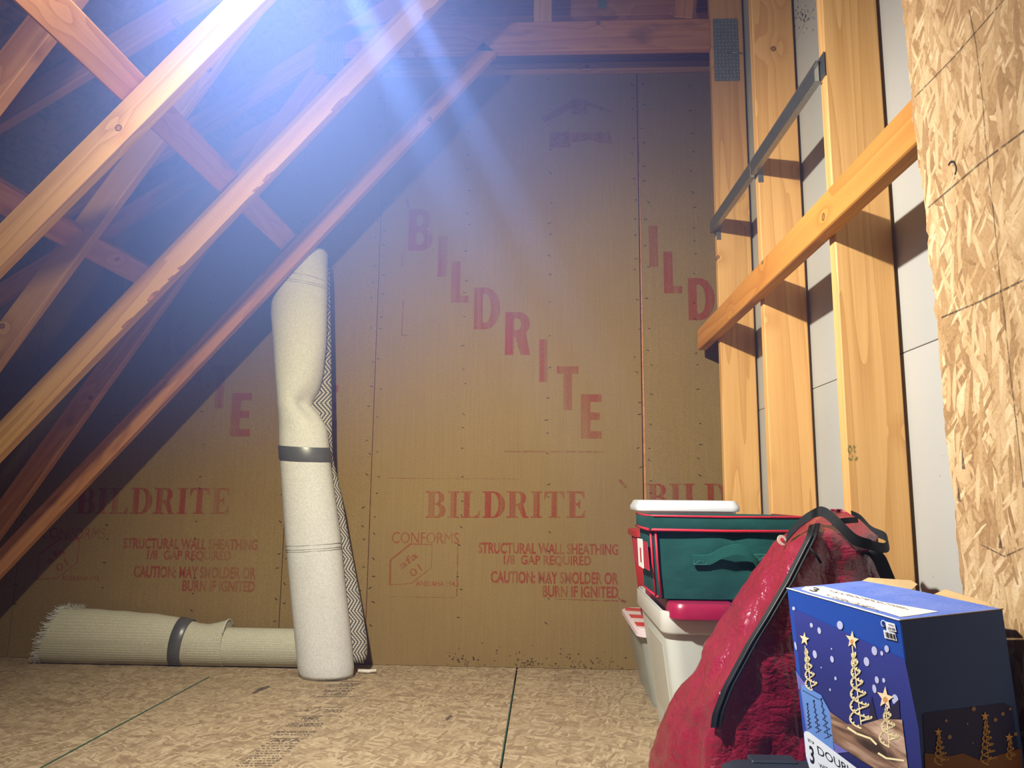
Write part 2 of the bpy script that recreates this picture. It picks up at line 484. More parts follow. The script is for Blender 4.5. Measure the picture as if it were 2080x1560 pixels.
# floor: flake-board sheets, seams left open
floor = obj('floor', box_bm((-5.2, -1.6, -.08), (.9, 3.5, -.022)), DARK)
tag(floor, 'flake board attic floor of wide sheets', kind='structure')
GX, FX, FY = -1.348, -.118, 3.09
for (x0, x1, y0, y1) in ((-5.2, -2.57, -1.6, FY), (-2.566, GX-.003, -1.6, FY), (GX+.002, FX-.003, -1.6, FY), (FX+.003, XG, -1.6, FY),
                         (-5.2, -2.0, FY+.003, D), (-1.997, FX-.003, FY+.003, D), (FX+.003, XG, FY+.003, D)):
    o = board('floor_sheet', (x0, y0, -.02), X, Yv, x1-x0, y1-y0, .02, FLOORM, floor, .0015)
o = board('green_sheet_edge', (GX-.004, -1.6, -.02), X, Yv, .006, FY+1.6, .0203, GREENEDGE, floor, 0)
o = board('green_sheet_edge', (FX-.003, 2.2, -.02), X, Yv, .003, FY-2.2, .0195, GREENEDGE, floor, 0)

# back wall: backing and fibreboard sheets
wb = obj('wall_back', box_bm((-5.2, D+.014, -.05), (.9, D+.06, 4.2)), WOODR)
tag(wb, 'brown fibreboard gable wall with red stencilled lettering', kind='structure')
panels = []
def fpanel(x0, x1, dxl=(0, 0)):
    bm = box_bm((0, 0, 0), (x1-x0, ZT, .013), .001)
    for v in bm.verts:
        if v.co.x < .01: v.co.x += dxl[0]+(dxl[1]-dxl[0])*(v.co.y/ZT)
    o = obj('fibreboard_panel', bm, FIBRE)
    o.matrix_world = frame(o, V((x0, D+.013, 0)), X, Z) 
    o.matrix_world.translation = V((x0, D, 0)); 
    m = Matrix((X, Z, V((0, -1, 0)))).transposed().to_4x4(); m.translation = V((x0, D+.013, 0)); o.matrix_world = m
    o.parent = wb
    panels.append(o); return o
P_FAR = fpanel(-5.2, XA-1.219-.0015)
P_L = fpanel(XA-1.219+.0015, XA-.0015)
P_S = fpanel(XA+.0015, XB-.002)
P_C = fpanel(XB+.002, XC-.003)
P_R = fpanel(XC+.002, XG, (.014, .002))

def wallrect(x0, x1, y0, y1, dx=0, dz=0):
    a = at(x0, (y0+y1)/2, D); b = at(x1, (y0+y1)/2, D)
    zt = at((x0+x1)/2, y0, D).z; zb = at((x0+x1)/2, y1, D).z
    return lambda u, v: V((a.x+(b.x-a.x)*u+dx, D-.0009, zb+(zt-zb)*v+dz))
BIG = [('B', 830, 879, 425, 509), ('I', 890, 908, 479, 562), ('L', 917, 953, 531, 615), ('D', 963, 1016, 584, 669),
       ('R', 1026, 1077, 634, 721), ('I', 1095, 1112, 689, 776), ('T', 1131, 1175, 744, 833), ('E', 1180, 1222, 801, 891)]
TXT = {}
for t, b in (('CONFORMS', .0), ('ANSI/AHA 194.1', .01), ('STRUCTURAL WALL SHEATHING', .03), ('1/8  GAP REQUIRED', .024),
             ('CAUTION: MAY SMOLDER OR', .03), ('BURN IF IGNITED', .03), ('afa', .012), ('01', .0)):
    TXT[t] = mesh_uv(text_mesh(t, b))
def lower_print(dx, dz, parent, what='all'):
    p = Print()
    # serif word
    x0, x1, y0, y1 = 865, 1189, 998, 1052
    ws = [GS[c][1] for c in 'BILDRITE']; gap = .06; tot = sum(ws)+gap*7; cur = 0
    for i, c in enumerate('BILDRITE'):
        if what != 'bild' or i < 4:
            p.add(GS[c][0], wallrect(x0+(x1-x0)*cur/tot, x0+(x1-x0)*(cur+ws[i])/tot, y0, y1, dx, dz))
        cur += ws[i]+gap
    if what == 'all':
        for t, r in (('CONFORMS', (796, 932, 1081, 1104)), ('ANSI/AHA 194.1', (845, 931, 1180, 1191)), ('STRUCTURAL WALL SHEATHING', (971, 1256, 1103, 1126)),
                     ('1/8  GAP REQUIRED', (1023, 1201, 1128, 1151)), ('CAUTION: MAY SMOLDER OR', (997, 1256, 1161, 1186)), ('BURN IF IGNITED', (1102, 1256, 1190, 1214))):
            p.add(TXT[t], wallrect(*r, dx, dz))
        # tilted certification mark in a hexagonal outline
        for t, (cx, cy), w, h in (('afa', (829, 1138), 42, 15), ('01', (844, 1159), 24, 15)):
            c = at(cx, cy, D); k = 3.36/F_PX; ca, sa = math.cos(.66), math.sin(.66)
            p.add(TXT[t], lambda u, v, c=c, w=w*k, h=h*k: V((c.x+dx+ca*(u-.5)*w-sa*(v-.5)*h, D-.0009, c.z+dz+sa*(u-.5)*w+ca*(v-.5)*h)))
        hx = [(834, 1105), (878, 1106), (876, 1153), (836, 1185), (792, 1188), (793, 1138)]
        for (a, b), w in zip(zip(hx, hx[1:]+hx[:1]), (2, 1.5, 1.5, 1.5, 3.5, 3.5)):
            A, B = at(*a, D), at(*b, D); n = (B-A).cross(Yv).normalized()*w*.5*3.36/F_PX
            off = V((dx, -.0009, dz))
            p.poly([A-n+off, B-n+off, B+n+off, A+n+off])
    o = p.build('printed_lettering', REDINK, parent); return o
def big_print(dx, dz, parent, idx, mat=None):
    p = Print()
    for i in idx:
        c, *r = BIG[i]; p.add(GU[c], wallrect(*r, dx, dz))
    return p.build('stencilled_letters', mat or REDINK, parent)
LX = XA-1.219-XB
eR = at(1222, 845, D); eS = at(686, 825, D)
RX = at(1318, 500, D).x-at(890, 520, D).x; RZ = at(1327, 500, D).z-at(899, 520, D).z
big_print(0, 0, P_C, range(8)); lower_print(0, 0, P_C)
big_print(LX, .0, P_L, range(8)); lower_print(LX, 0, P_L)
big_print(eS.x-eR.x, eS.z-eR.z, P_S, [7])
big_print(RX, RZ, P_R, [1, 2, 3]); lower_print(RX, RZ, P_R, 'bild')
def wallpoly(p, pts):
    p.poly([V((q.x, D-.0009, q.z)) for q in (at(*a, D) for a in pts)])
p = Print()                           # faded house emblem, rules and box corners
for pts in ([(1100, 240), (1172, 197), (1172, 214), (1106, 250)], [(1172, 197), (1245, 226), (1236, 228), (1190, 214), (1172, 214)], [(1160, 214), (1192, 214), (1192, 232), (1160, 232)],
            [(1116, 268), (1158, 268), (1158, 300), (1116, 300)], [(1160, 270), (1238, 268), (1244, 292), (1218, 290), (1200, 284), (1160, 290)]):
    wallpoly(p, pts)
p.build('faded_house_emblem', REDINKF, P_C)
p = Print()
for (x0, y0, x1, y1, w) in ((818, 515, 816, 540, 2), (819, 610, 816, 682, 2), (816, 681, 832, 681, 2), (1025, 917, 1225, 918, 3), (785, 971, 1055, 973, 1), (1258, 975, 1272, 990, 6), (1129, 1217, 1270, 1221, 2), (1255, 1215, 1272, 1224, 5),
                           (930, 1105, 928, 1212, 2), (826, 402, 830, 425, 4), (792, 1212, 925, 1214, 1)):
    A, B = at(x0, y0, D), at(x1, y1, D); n = (B-A).cross(Yv).normalized()*w*.5*3.36/F_PX; off = V((0, -.0009, 0))
    p.poly([A-n+off, B-n+off, B+n+off, A+n+off])
p.build('printed_rules', REDINKF, P_C)
# staples along seams and stud lines
def staples(parent, xs, seed, z0=.1, z1=2.7):
    rnd = random.Random(seed); bm = bmesh.new()
    for x in xs:
        z = z0
        while z < z1:
            z += rnd.uniform(.05, .16)
            a = rnd.uniform(-.5, .8); l = rnd.uniform(.004, .008); cx = x+rnd.gauss(0, .006)
            vs_ = bm_box(bm, (-l, -.0012, -.0012), (l, .0012, .0012))
            bmesh.ops.transform(bm, matrix=Matrix.Translation((cx, D-.0008, z)) @ Matrix.Rotation(a, 4, 'Y'), verts=vs_)
    o = obj('staples', bm, STAPLE); o.parent = parent; o.matrix_parent_inverse = parent.matrix_world.inverted(); o['kind'] = 'stuff'
staples(P_C, (XB+.022, XB+.41, XB+.8, XC-.022), 1); staples(P_R, (XC+.03, XC+.25), 2); staples(P_S, (XB-.022, XA+.02), 3); staples(P_L, (XA-.02, XA-.4, XA-.81, XA-1.2), 4)
p = Print()                           # mould specks near the floor
rnd = random.Random(5)
for k in range(150):
    cx, sx = rnd.choice(((at(935, 1340, D).x, .05), (at(1065, 1330, D).x, .03), (at(1180, 1345, D).x, .12), (at(1090, 1350, D).x, .2)))
    x = rnd.gauss(cx, sx); z = abs(rnd.gauss(.005, .035)); r = rnd.uniform(.0012, .005)
    p.poly([V((x+r*math.cos(t)*rnd.uniform(.6, 1.3), D-.0009, z+.004+r*math.sin(t))) for t in (0, 1.2, 2.5, 3.8, 5)])
o = p.build('mould_specks', ink('mould', (50, 40, 28), .6, False), P_C); o['kind'] = 'stuff'

# right wall: gypsum sheets
wr = obj('wall_right', box_bm((XG+.014, -1.6, -.05), (XG+.06, 3.45, 4.2)), DARK)
tag(wr, 'grey gypsum board wall behind the studs', kind='structure')
for (y0, y1, z0, z1) in ((-1.6, D, 0, 1.0835), (-1.6, 1.9, 1.0855, 2.303), (1.902, D, 1.0855, 2.303), (-1.6, D, 2.305, 4.2)):
    bm = box_bm((0, 0, 0), (y1-y0, z1-z0, .013), .001)
    o = obj('gypsum_panel', bm, GYP)
    m = Matrix((V((0, 1, 0)), Z, V((1, 0, 0)))).transposed().to_4x4(); m.translation = V((XG, y0, z0)); o.matrix_world = m
    o.parent = wr
p = Print(); rnd = random.Random(9)   # gouges in the gypsum high between the studs
for k in range(60):
    x, y = 1630+rnd.gauss(0, 9)+rnd.uniform(-8, 12), rnd.gauss(33, 13)
    q = onx(x, y, XG-.0006); s_ = rnd.uniform(.002, .006)
    p.poly([q+V((0, -s_, -s_*.5)), q+V((0, s_*.6, -s_)), q+V((0, s_, s_*.9)), q+V((0, -s_*.2, s_*.5))])
o = p.build('gouge_marks', ink('gouge', (84, 84, 84), .8, False), wr); o['kind'] = 'stuff'
# near flake-board sheet on the stud faces
EDGE = [(1832, 0), (1855, 240), (1885, 480), (1905, 680), (1920, 870), (1935, 1000), (1955, 1210)]
XO = XS-.05
ey = [(onx(*q, XO).z, onx(*q, XO).y) for q in EDGE]; ey.sort()
bm = bmesh.new(); rnd = random.Random(3)
zs = [0]+[i*.012 for i in range(1, 260)]
cols = []
for i, z in enumerate(zs):
    y = lerp(z, ey)+rnd.gauss(0, .0022)
    if rnd.random() < .08: y += rnd.uniform(-.004, .009)
    cols.append([bm.verts.new((z, -y, t)) for t in (0, .011)] + [bm.verts.new((z, 1.0, t)) for t in (0, .011)])
for a, b in zip(cols, cols[1:]):
    bm.faces.new((a[0], b[0], b[1], a[1])); bm.faces.new((a[0], a[2], b[2], b[0])); bm.faces.new((a[1], b[1], b[3], a[3])); bm.faces.new((a[2], a[3], b[3], b[2]))
bm.faces.new((cols[0][0], cols[0][1], cols[0][3], cols[0][2])); bm.faces.new((cols[-1][0], cols[-1][2], cols[-1][3], cols[-1][1]))
osbw = obj('flake_board_sheet', bm, WALLO)
m = Matrix((Z, V((0, -1, 0)), V((1, 0, 0)))).transposed().to_4x4(); m.translation = V((XO, 0, 0)); osbw.matrix_world = m
tag(osbw, 'pale flake board sheet with rough edge and pencil lines, covering the studs', 'board')
bpy.context.view_layer.update()
def pencil(p, pts, w):
    Q = [onx(*q, XO-.0008) for q in pts]
    for A, B in zip(Q, Q[1:]):
        n = (B-A).cross(X).normalized()*w/2; p.poly([A-n, B-n, B+n, A+n])
p = Print()
for pts, w in (([(1858, 197), (1935, 118), (2040, -2)], .0022), ([(1884, 422), (1990, 332), (2084, 262)], .003), ([(1912, 645), (1990, 612), (2084, 566)], .003),
               ([(1968, 20), (1982, 90), (1995, 200), (2003, 310), (2017, 430), (2030, 560), (2041, 655), (2052, 760), (2066, 880), (2078, 990)], .0018), ([(1990, 1105), (2040, 1130), (2084, 1110)], .0018)):
    pencil(p, pts, w)
p.build('pencil_lines', PENCIL, osbw)
p = Print(); pencil(p, smoothpts([(1927, 336, 0), (1931, 328, 0), (1938, 329, 0), (1941, 340, 0), (1939, 354, 0)], 3) and [(1926, 336), (1930, 329), (1937, 328), (1941, 336), (1942, 346), (1939, 355)], .0032)
p.build('black_scribble', plain('black_marker', (30, 28, 28), .7), osbw)
p = Print()
for (x, y, w, h) in ((1947, 1002, 3, 16), (1955, 930, 3, 22), (2031, 1098, 3, 14)):
    q = onx(x, y, XO-.0008); k = 1.2/F_PX
    p.poly([q+V((0, 0, h*k)), q+V((0, -w*k*2, -h*k)), q+V((0, w*k*2, -h*k))])
p.build('dark_stains', ink('bark_stain', (62, 36, 36), .62, False), osbw)

# enclosing surfaces out of view
wf = obj('wall_front', box_bm((-5.2, -1.66, -.05), (.9, -1.6, 4.2)), GYP); tag(wf, 'plain gypsum wall closing the attic', kind='structure')
# roof: sheathing on the slope
SL = .655
def roofz(x): return 2.623+SL*(x+1.028)
rd = V((1, 0, SL)).normalized(); rn = V((-SL, 0, 1)).normalized()
roof = empty('ceiling', (0, 0, 0)); tag(roof, 'flake board roof sheathing seen from below', kind='structure')
RB = V((-1.028, 0, 2.623))+rn*.092
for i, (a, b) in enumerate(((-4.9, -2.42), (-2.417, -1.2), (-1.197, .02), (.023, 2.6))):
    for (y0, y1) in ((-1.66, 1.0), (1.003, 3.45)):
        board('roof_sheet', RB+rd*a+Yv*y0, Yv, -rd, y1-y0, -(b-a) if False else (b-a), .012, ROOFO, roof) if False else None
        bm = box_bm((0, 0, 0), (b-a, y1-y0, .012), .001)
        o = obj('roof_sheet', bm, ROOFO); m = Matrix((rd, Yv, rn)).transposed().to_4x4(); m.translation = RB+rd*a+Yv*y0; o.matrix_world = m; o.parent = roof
# ------------------------------------------------------------------ timbers
TH = .038
def timber(name, P, ux, l, uy, w, mat, label, cat, t=TH, group=None, bev=.003):
    """front face in the plane of ux, uy; thickness goes away from the viewer (+Y)"""
    ux = V(ux).normalized(); uy = V(uy).normalized()
    bm = box_bm((0, 0, 0), (l, w, t), bev)
    o = obj(name, bm, mat)
    uz = ux.cross(uy)
    m = Matrix((ux, uy, uz)).transposed().to_4x4(); m.translation = V(P); o.matrix_world = m
    return tag(o, label, cat, group)
def in_plane(name, p0, p1, w, Y, mat, label, cat, **kw):
    """p0->p1 is the lower edge line in a truss plane (x,z); width goes up-left of it"""
    a = V((p0[0], Y+TH, p0[1])); b = V((p1[0], Y+TH, p1[1])); u = (b-a).normalized()
    up = V((-u.z, 0, u.x))
    # ux x uy must point to -Y (toward the viewer)  -> start at the back face
    return timber(name, a, u, (b-a).length, up, w, mat, label, cat, **kw)
def plate(parent, rect, Y, teeth=(9, 12), name='connector_plate'):
    """perforated steel plate on the front of a timber, rect in photo pixels"""
    x0, x1, y0, y1 = rect; a = at(x0, y1, Y); b = at(x1, y0, Y)
    bm = box_bm((a.x, Y-.0018, a.z), (b.x, Y-.0002, b.z), 0)
    o = obj(name, bm, PLATE); o.parent = parent; o.matrix_parent_inverse = parent.matrix_world.inverted()
    bm = bmesh.new()
    for i in range(teeth[0]):
        for j in range(teeth[1]):
            cx = a.x+(i+.5+.18*(j % 2))/teeth[0]*(b.x-a.x); cz = a.z+(j+.5)/teeth[1]*(b.z-a.z)
            bm_box(bm, (cx-.0018, Y-.0034, cz-.0014), (cx+.0018, Y-.0016, cz+.0014))
    t = obj('punched_teeth', bm, TOOTH, o); t['kind'] = 'stuff'; t.matrix_parent_inverse = o.matrix_world.inverted() if False else Matrix.Identity(4)
    t.parent = o
    return o
bpy.context.view_layer.update()

studs = []
for i, (Y, lab) in enumerate(((T1, 'pine wall stud nearest the back wall, perforated steel plate near its top'), (T2, 'pine wall stud in the middle of three, steel tab on its edge'), (T3, 'broad pine wall stud with green numerals, nearest the flake board'))):
    bm = box_bm((0, 0, 0), (3.4, .1397, TH), .003)
    o = obj('wall_stud', bm, WOOD)
    # local x up, local y to the right (+X), local z toward the viewer... front face at Y
    m = Matrix((Z, X, V((0, 1, 0)))).transposed().to_4x4(); m.translation = V((XS, Y, 0)); o.matrix_world = m
    tag(o, lab, 'stud', 'wall studs'); studs.append(o)
bpy.context.view_layer.update()

# sloping chords of the trusses
def dz(x): return 2.912+1.136*x
def chord(Y, w, mat, lab, x0=-2.56, x1=-.225, wane=None):
    o = in_plane('sloping_chord', (x0, dz(x0)), (x1, dz(x1)), w, Y, mat, lab, 'rafter', group='sloping chords')
    if wane:
        me = o.data; bm = bmesh.new(); L = math.hypot(x1-x0, dz(x1)-dz(x0)); n = 160; rnd = random.Random(wane)
        rows = []
        for i in range(n+1):
            x = L*i/n
            k = noise.noise(V((x*3.1, wane, 0)))*.5+noise.noise(V((x*11, wane, 3)))*.7+noise.noise(V((x*37, 2, wane)))*.35
            d = max(0, k)*.02 if .35 < i/n < .98 else 0
            if rnd.random() < .03: d += .006
            # section: back-lower, front-lower(wane), front-upper, back-upper ; z local 0 back .. t front
            rows.append([bm.verts.new(q) for q in ((x, 0, 0), (x, 0, TH-.001-d*.9), (x, .001+d, TH), (x, w-.002, TH), (x, w, TH-.003), (x, w, 0))])
        me.materials.append(BARK)
        for i, (a, b) in enumerate(zip(rows, rows[1:])):
            for q in range(6):
                f = bm.faces.new((a[q], b[q], b[(q+1) % 6], a[(q+1) % 6]))
                if q == 1 and a[2].co.y > .005: f.material_index = 1
        bm.faces.new(rows[0]); bm.faces.new(rows[-1][::-1])
        bmesh.ops.recalc_face_normals(bm, faces=bm.faces); bm.to_mesh(me); bm.free()
    return o
BARK = plain('bark_wood', (150, 98, 60), .85, 0, .2, 60, .3, .4)
D1 = chord(T1, .08, WOODR, 'reddish sloping timber closest to the back wall, mostly shaded', x1=-.22)
D2 = chord(T2, .085, WOODP, 'pale sloping timber with a chipped bark edge, middle of the three', x1=.05, wane=4)
D3 = chord(T3, .088, WOODP, 'smooth yellowish sloping timber, uppermost of the three and with no chipped edge', x1=.05)
chord(T3-.61, .088, WOODP, 'sloping timber beyond the top edge of the view', x1=.05)
plate(D1, (940, 1014, 82, 128), T1-.0005, (10, 6)) if False else None
# webs
def wx(z): return -1.088+(z-2.37)/1.58
def web(Y, z0, z1, lab, mat=WOODR):
    return in_plane('truss_web', (wx(z0), z0), (wx(z1), z1), .089, Y, mat, lab, 'beam', group='truss webs')
web(T1, .35, 2.56, 'steep brown web timber rising to the grey steel plate near the roof')
web(T2, .35, 2.56, 'steep greyish web timber with knots, behind the yellowish sloping timber', WOODP)
web(T3, .35, 2.56, 'steep web timber in the upper corner against the roof boards')
# top chords under the roof sheathing
def top_chord(Y, lab, x0=-4.4, x1=1.4):
    return in_plane('top_chord', (x0, roofz(x0)), (x1, roofz(x1)), .089, Y, WOODR, lab, 'rafter', group='top chords')
R1 = top_chord(T1, 'top chord under the roof meeting the grey steel plate')
top_chord(T2, 'top chord under the roof behind the bark-edged timber')
top_chord(T3, 'top chord under the roof in the upper corner')
top_chord(3.318, 'gable top chord lying against the back wall')
plate(R1, (640, 701, 85, 151), T1-.001, (8, 14))
# collar, posts, plates
C1 = timber('collar_beam', (-1.0, T1+TH, 2.665), X, XS+1.0, Z, .1397, WOODR, 'level collar beam crossing in front of the back wall', 'beam')
bpy.context.view_layer.update()
plate(studs[0], (1452, 1498, 38, 165), T1-.0005, (7, 18))
timber('king_post', (at(1082, 48, T1).x, T1+TH, 2.806), Z, .75, -X, -.001, WOODP, None, None) if False else None
a = at(1121, 48, T1)
kp = timber('upright_post', V((a.x, T1+TH, 2.806)), Z, .42, -X, .08, WOODP, 'short upright post standing on the collar beam', 'beam')
a = at(1363, 38, T1); kp2 = timber('slanted_post', V((a.x+.095, T1+TH, 2.806)), V((.12, 0, 1)), .7, V((-1, 0, .12)), .085, WOODR, 'slanted post on the collar beam near the stud', 'beam')
plate(kp2, (1214, 1232, -10, 16), T1+.2, (4, 6)) if False else None
ub = timber('gable_beam', (-1.2, 3.345, 3.008), X, 2.05, Z, .1397, WOODR, 'upper level beam close to the gable above the collar', 'beam', t=.06)
bpy.context.view_layer.update()
plate(ub, (1214, 1232, -12, 17), 3.283, (4, 6))
timber('top_plate', (-.76, D+.005, ZT+.001), X, .76+XG-.001, Z, .038, WOODP, 'thin level plate capping the fibreboard panels', 'beam', t=.045)
# bracing along the depth of the attic
du = V((.66, 0, .75)).normalized(); dn = V((-.75, 0, .66)).normalized()
def along(name, cx, cz, y0, y1, u, nrm, w, mat, lab, cat, t=TH):
    P = V((cx, y0, cz))-u*w/2
    bm = box_bm((0, 0, 0), (y1-y0, w, t), .003); o = obj(name, bm, mat)
    m = Matrix((Yv, u, nrm)).transposed().to_4x4(); m.translation = P; o.matrix_world = m
    return tag(o, lab, cat)
along('lateral_brace', -1.10, 1.797, .6, 3.1, du, dn, .09, WOODR, 'reddish brace laid across the upper sides of the sloping timbers', 'beam')
along('lower_brace', -1.635, 1.60, .3, 3.0, V((.75, 0, .66)), V((-.66, 0, .75)), .09, WOODR, 'lower reddish brace running back between the steep webs', 'beam')
# nailed two-by-four across the stud faces
bm = box_bm((0, 0, 0), (3.29-1.28, .092, TH), .003)
br = obj('wall_brace', bm, WOODO); m = Matrix((Yv, Z, X)).transposed().to_4x4(); m.translation = V((XS-TH, 1.28, 1.379)); br.matrix_world = m
tag(br, 'orange level timber nailed across the wall studs', 'beam')
# steel channel across the studs with end tabs
sb = empty('metal_brace', (XS, T2, 1.83)); tag(sb, 'galvanised steel channel bridging the wall studs above the timber brace', 'brace')
def chan(y0, y1, z0, z1):
    bm = bmesh.new(); pr = [(-.003, -.032), (-.022, -.032), (-.022, .012), (-.016, .027), (-.003, .027), (-.003, .025), (-.0145, .025), (-.0205, .0115), (-.0205, -.0305), (-.003, -.0305)]
    A = [bm.verts.new((XS+x, y0, z0+z)) for x, z in pr]; B = [bm.verts.new((XS+x, y1, z1+z)) for x, z in pr]
    for k in range(len(pr)): bm.faces.new((A[k], A[(k+1) % len(pr)], B[(k+1) % len(pr)], B[k]))
    bm.faces.new(A[::-1]); bm.faces.new(B)
    child(obj('channel', bm, STEEL), sb)
chan(T1+.03, T2+.03, 1.868, 1.846); chan(T2+.012, T3+.02, 1.846, 1.832)
for (Y, z) in ((T1, 1.852), (T2, 1.838), (T3, 1.836)):
    bm = box_bm((XS-.002, Y-.0016, z-.055), (XS+.016, Y, z+.04), .0006) if Y > 2 else bmesh.new()
    bm_box(bm, (XS-.0025, Y-.0016, z-.03), (XS-.001, Y+TH, z+.035))
    child(obj('end_tab', bm, STEEL), sb)
# bent nail beside the plate
nl = tube('bent_nail', [at(1477, 107, T1-.006), at(1500, 107, T1-.012), at(1508, 108, T1-.014)], .0022, STEEL); tag(nl, 'bent nail sticking out beside the tall steel plate', 'nail')
# green stamped numerals on studs
def stamp(txt, rect, Y, parent, mat):
    u = mesh_uv(text_mesh(txt, .02)); a = at(rect[0], rect[3], Y); b = at(rect[1], rect[2], Y); p = Print()
    p.add(u, lambda s_, t_: V((a.x+(b.x-a.x)*s_, Y-.0007, a.z+(b.z-a.z)*t_))); p.build('stamped_numerals', mat, parent)
stamp('85', (1722, 1741, 904, 936), T3, studs[2], GREENINK)

# ------------------------------------------------------------------ floor stamps
def floor_text(txt, y, xl, xr, h, flip=False, bold=.02):
    u = mesh_uv(text_mesh(txt, bold, .0)); A, B = onz(xl, y, .0012), onz(xr, y, .0012)
    C_ = onz((xl+xr)/2, y-h, .0012)-onz((xl+xr)/2, y, .0012); C_.x = 0
    if flip: return u, (lambda s_, t_: A+(B-A)*(1-s_)+C_*(1-t_))
    return u, (lambda s_, t_: A+(B-A)*s_+C_*t_)
p = Print()
p.add(*floor_text('SHIFT 2', 1412, 654, 703, 5.5, True)); p.add(*floor_text('2005', 1447, 655, 693, 6.5)); p.add(*floor_text('/', 1447, 638, 646, 5)); p.add(*floor_text('4', 1445, 616, 624, 5))
p.add(*floor_text('RMS', 1462, 610, 645, 6)); p.add(*floor_text('APA', 1507, 545, 610, 6.5))
def floor_bar(x0, x1, y, h):
    A, B, C_, E_ = onz(x0, y, .0012), onz(x1, y, .0012), onz(x1, y-h, .0012), onz(x0, y-h, .0012); p.poly([A, B, C_, E_])
for x0, x1, y in ((643, 721, 1415), (654, 712, 1405), (636, 697, 1437), (595, 673, 1455), (590, 658, 1469), (563, 643, 1486), (548, 625, 1500), (645, 735, 1384), (668, 728, 1391)):
    floor_bar(x0, x1, y, 1.1)
rnd = random.Random(12)
for y, x0, x1 in ((1389, 690, 735), (1394, 662, 728), (1399, 690, 722), (1403, 660, 716), (1465, 600, 652), (1472, 585, 656), (1475, 580, 652), (1488, 560, 640), (1493, 555, 634), (1511, 540, 606), (1516, 530, 600), (1521, 524, 596), (1526, 520, 590), (1531, 514, 586),
                  (1536, 508, 580), (1541, 500, 574), (1546, 492, 568), (1551, 486, 560), (1556, 480, 556)):
    x = x0
    while x < x1:
        w = rnd.uniform(2, 9)
        floor_bar(x, min(x+w, x1), y, rnd.uniform(1.2, 2.4)); x += w+rnd.uniform(1, 4)
o = p.build('grade_stamp', GREYINK, floor)
p = Print(); p.poly([onz(*q, .0012) for q in ((510, 1408), (528, 1397), (545, 1392), (549, 1395), (530, 1403), (518, 1408))]); p.poly([onz(*q, .0012) for q in ((904, 1460), (914, 1452), (920, 1454), (908, 1464))])
p.build('grey_smudge', GREYINK, floor)

# ------------------------------------------------------------------ rolled rugs
def weave(name, rgb, ribs=False):
    s = N(name); c = s.n('TexCoord').outputs['UV']
    if ribs: w = s.noise(s.map(c, (2, 70, 1)), 1, 2, .4)
    else:
        w1 = s.n('TexWave', wave_type='BANDS', bands_direction='X'); w1.inputs['Scale'].default_value = 90; w1.inputs['Distortion'].default_value = 1.2; s.t.links.new(c, w1.inputs[0])
        w2 = s.n('TexWave', wave_type='BANDS', bands_direction='Y'); w2.inputs['Scale'].default_value = 160; w2.inputs['Distortion'].default_value = 1.5; s.t.links.new(c, w2.inputs[0])
        w = s.math('ADD', w1.outputs['Fac'], w2.outputs['Fac'])
    n1 = s.noise(s.map(s.coord(False), (1, 1, .6)), 190, 3, .8); b = s.noise(s.coord(False), 7, 3, .5); n1 = s.range(n1, .3, .7, 0, 1)
    l = lin(rgb); d = tuple(q*.62 for q in l[:3])+(1,)
    col = s.mix(s.math('MULTIPLY', s.math('ADD', n1, s.math('MULTIPLY', w, .25)), .75), d, l)
    col = s.mix(s.range(b, .5, .75, 0, .2), col, d)
    if ribs:
        r = s.n('TexWave', wave_type='BANDS', bands_direction='Y'); r.inputs['Scale'].default_value = 15; r.inputs['Distortion'].default_value = 1; r.inputs['Detail'].default_value = 2; s.t.links.new(s.map(c, (.15, 1, 1)), r.inputs[0])
        s.bump(s.math('ADD', r.outputs['Fac'], n1), .3, .002)
        col = s.mix(s.range(r.outputs['Fac'], 0, .35, .3, 0), col, tuple(q*.5 for q in l[:3])+(1,))
    else: s.bump(s.math('ADD', w, n1), .3, .0015)
    return s.fin(col, .9, None, .15)
RUG = weave('rug_backing', (222, 224, 226)); RUG2 = weave('ribbed_rug_backing', (206, 204, 186), True)
TAPE = plain('grey_duct_tape', (92, 94, 98), .35, .25, .5, 90, .1, .1)
def herring():
    s = N('herringbone_weave'); c = s.n('TexCoord').outputs['UV']
    sp = s.n('SeparateXYZ'); s.t.links.new(c, sp.inputs[0])
    tri = s.math('PINGPONG', s.math('MULTIPLY', sp.outputs[1], 38), 1)
    ph = s.math('ADD', s.math('MULTIPLY', sp.outputs[0], 8), s.math('MULTIPLY', tri, 2.2))
    fr = s.math('FRACT', ph)
    row = s.math('FRACT', s.math('MULTIPLY', sp.outputs[1], 210))
    m = s.math('MULTIPLY', s.range(fr, .4, .5, 0, 1), s.range(row, .15, .3, .35, 1))
    n1 = s.noise(s.coord(False), 500, 2, .6)
    col = s.mix(m, lin((66, 68, 74)), lin((206, 200, 190)))
    col = s.mix(s.math('MULTIPLY', n1, .35), col, lin((110, 106, 102)))
    s.bump(m, .5, .002)
    return s.fin(col, .9, None, .15)
HERR = herring()
def set_uv(o, nu, nv, uvs):          # per-vertex uv dict by index
    me = o.data; L = me.uv_layers.new(name='UVMap')
    for lp in me.loops: L.data[lp.index].uv = uvs[lp.vertex_index]
LE = [(514, 600), (545, 588), (575, 566), (600, 553), (640, 551), (700, 556), (760, 560), (815, 565), (860, 568), (905, 568), (950, 571), (1100, 581), (1250, 595), (1340, 604), (1400, 611)]
RE = [(514, 664), (545, 664), (600, 664), (700, 662), (760, 656), (790, 649), (812, 637), (824, 633), (838, 646), (868, 663), (905, 668), (950, 672), (1100, 692), (1250, 708), (1340, 717), (1400, 722)]
def rug_axis_y(py): return 3.152-(py-514)/(1385-514)*.022
rr = empty('rolled_rug', (-.87, 3.13, 0)); tag(rr, 'rolled rug standing upright against the back wall, pale backing outward and grey tape band', 'rug')
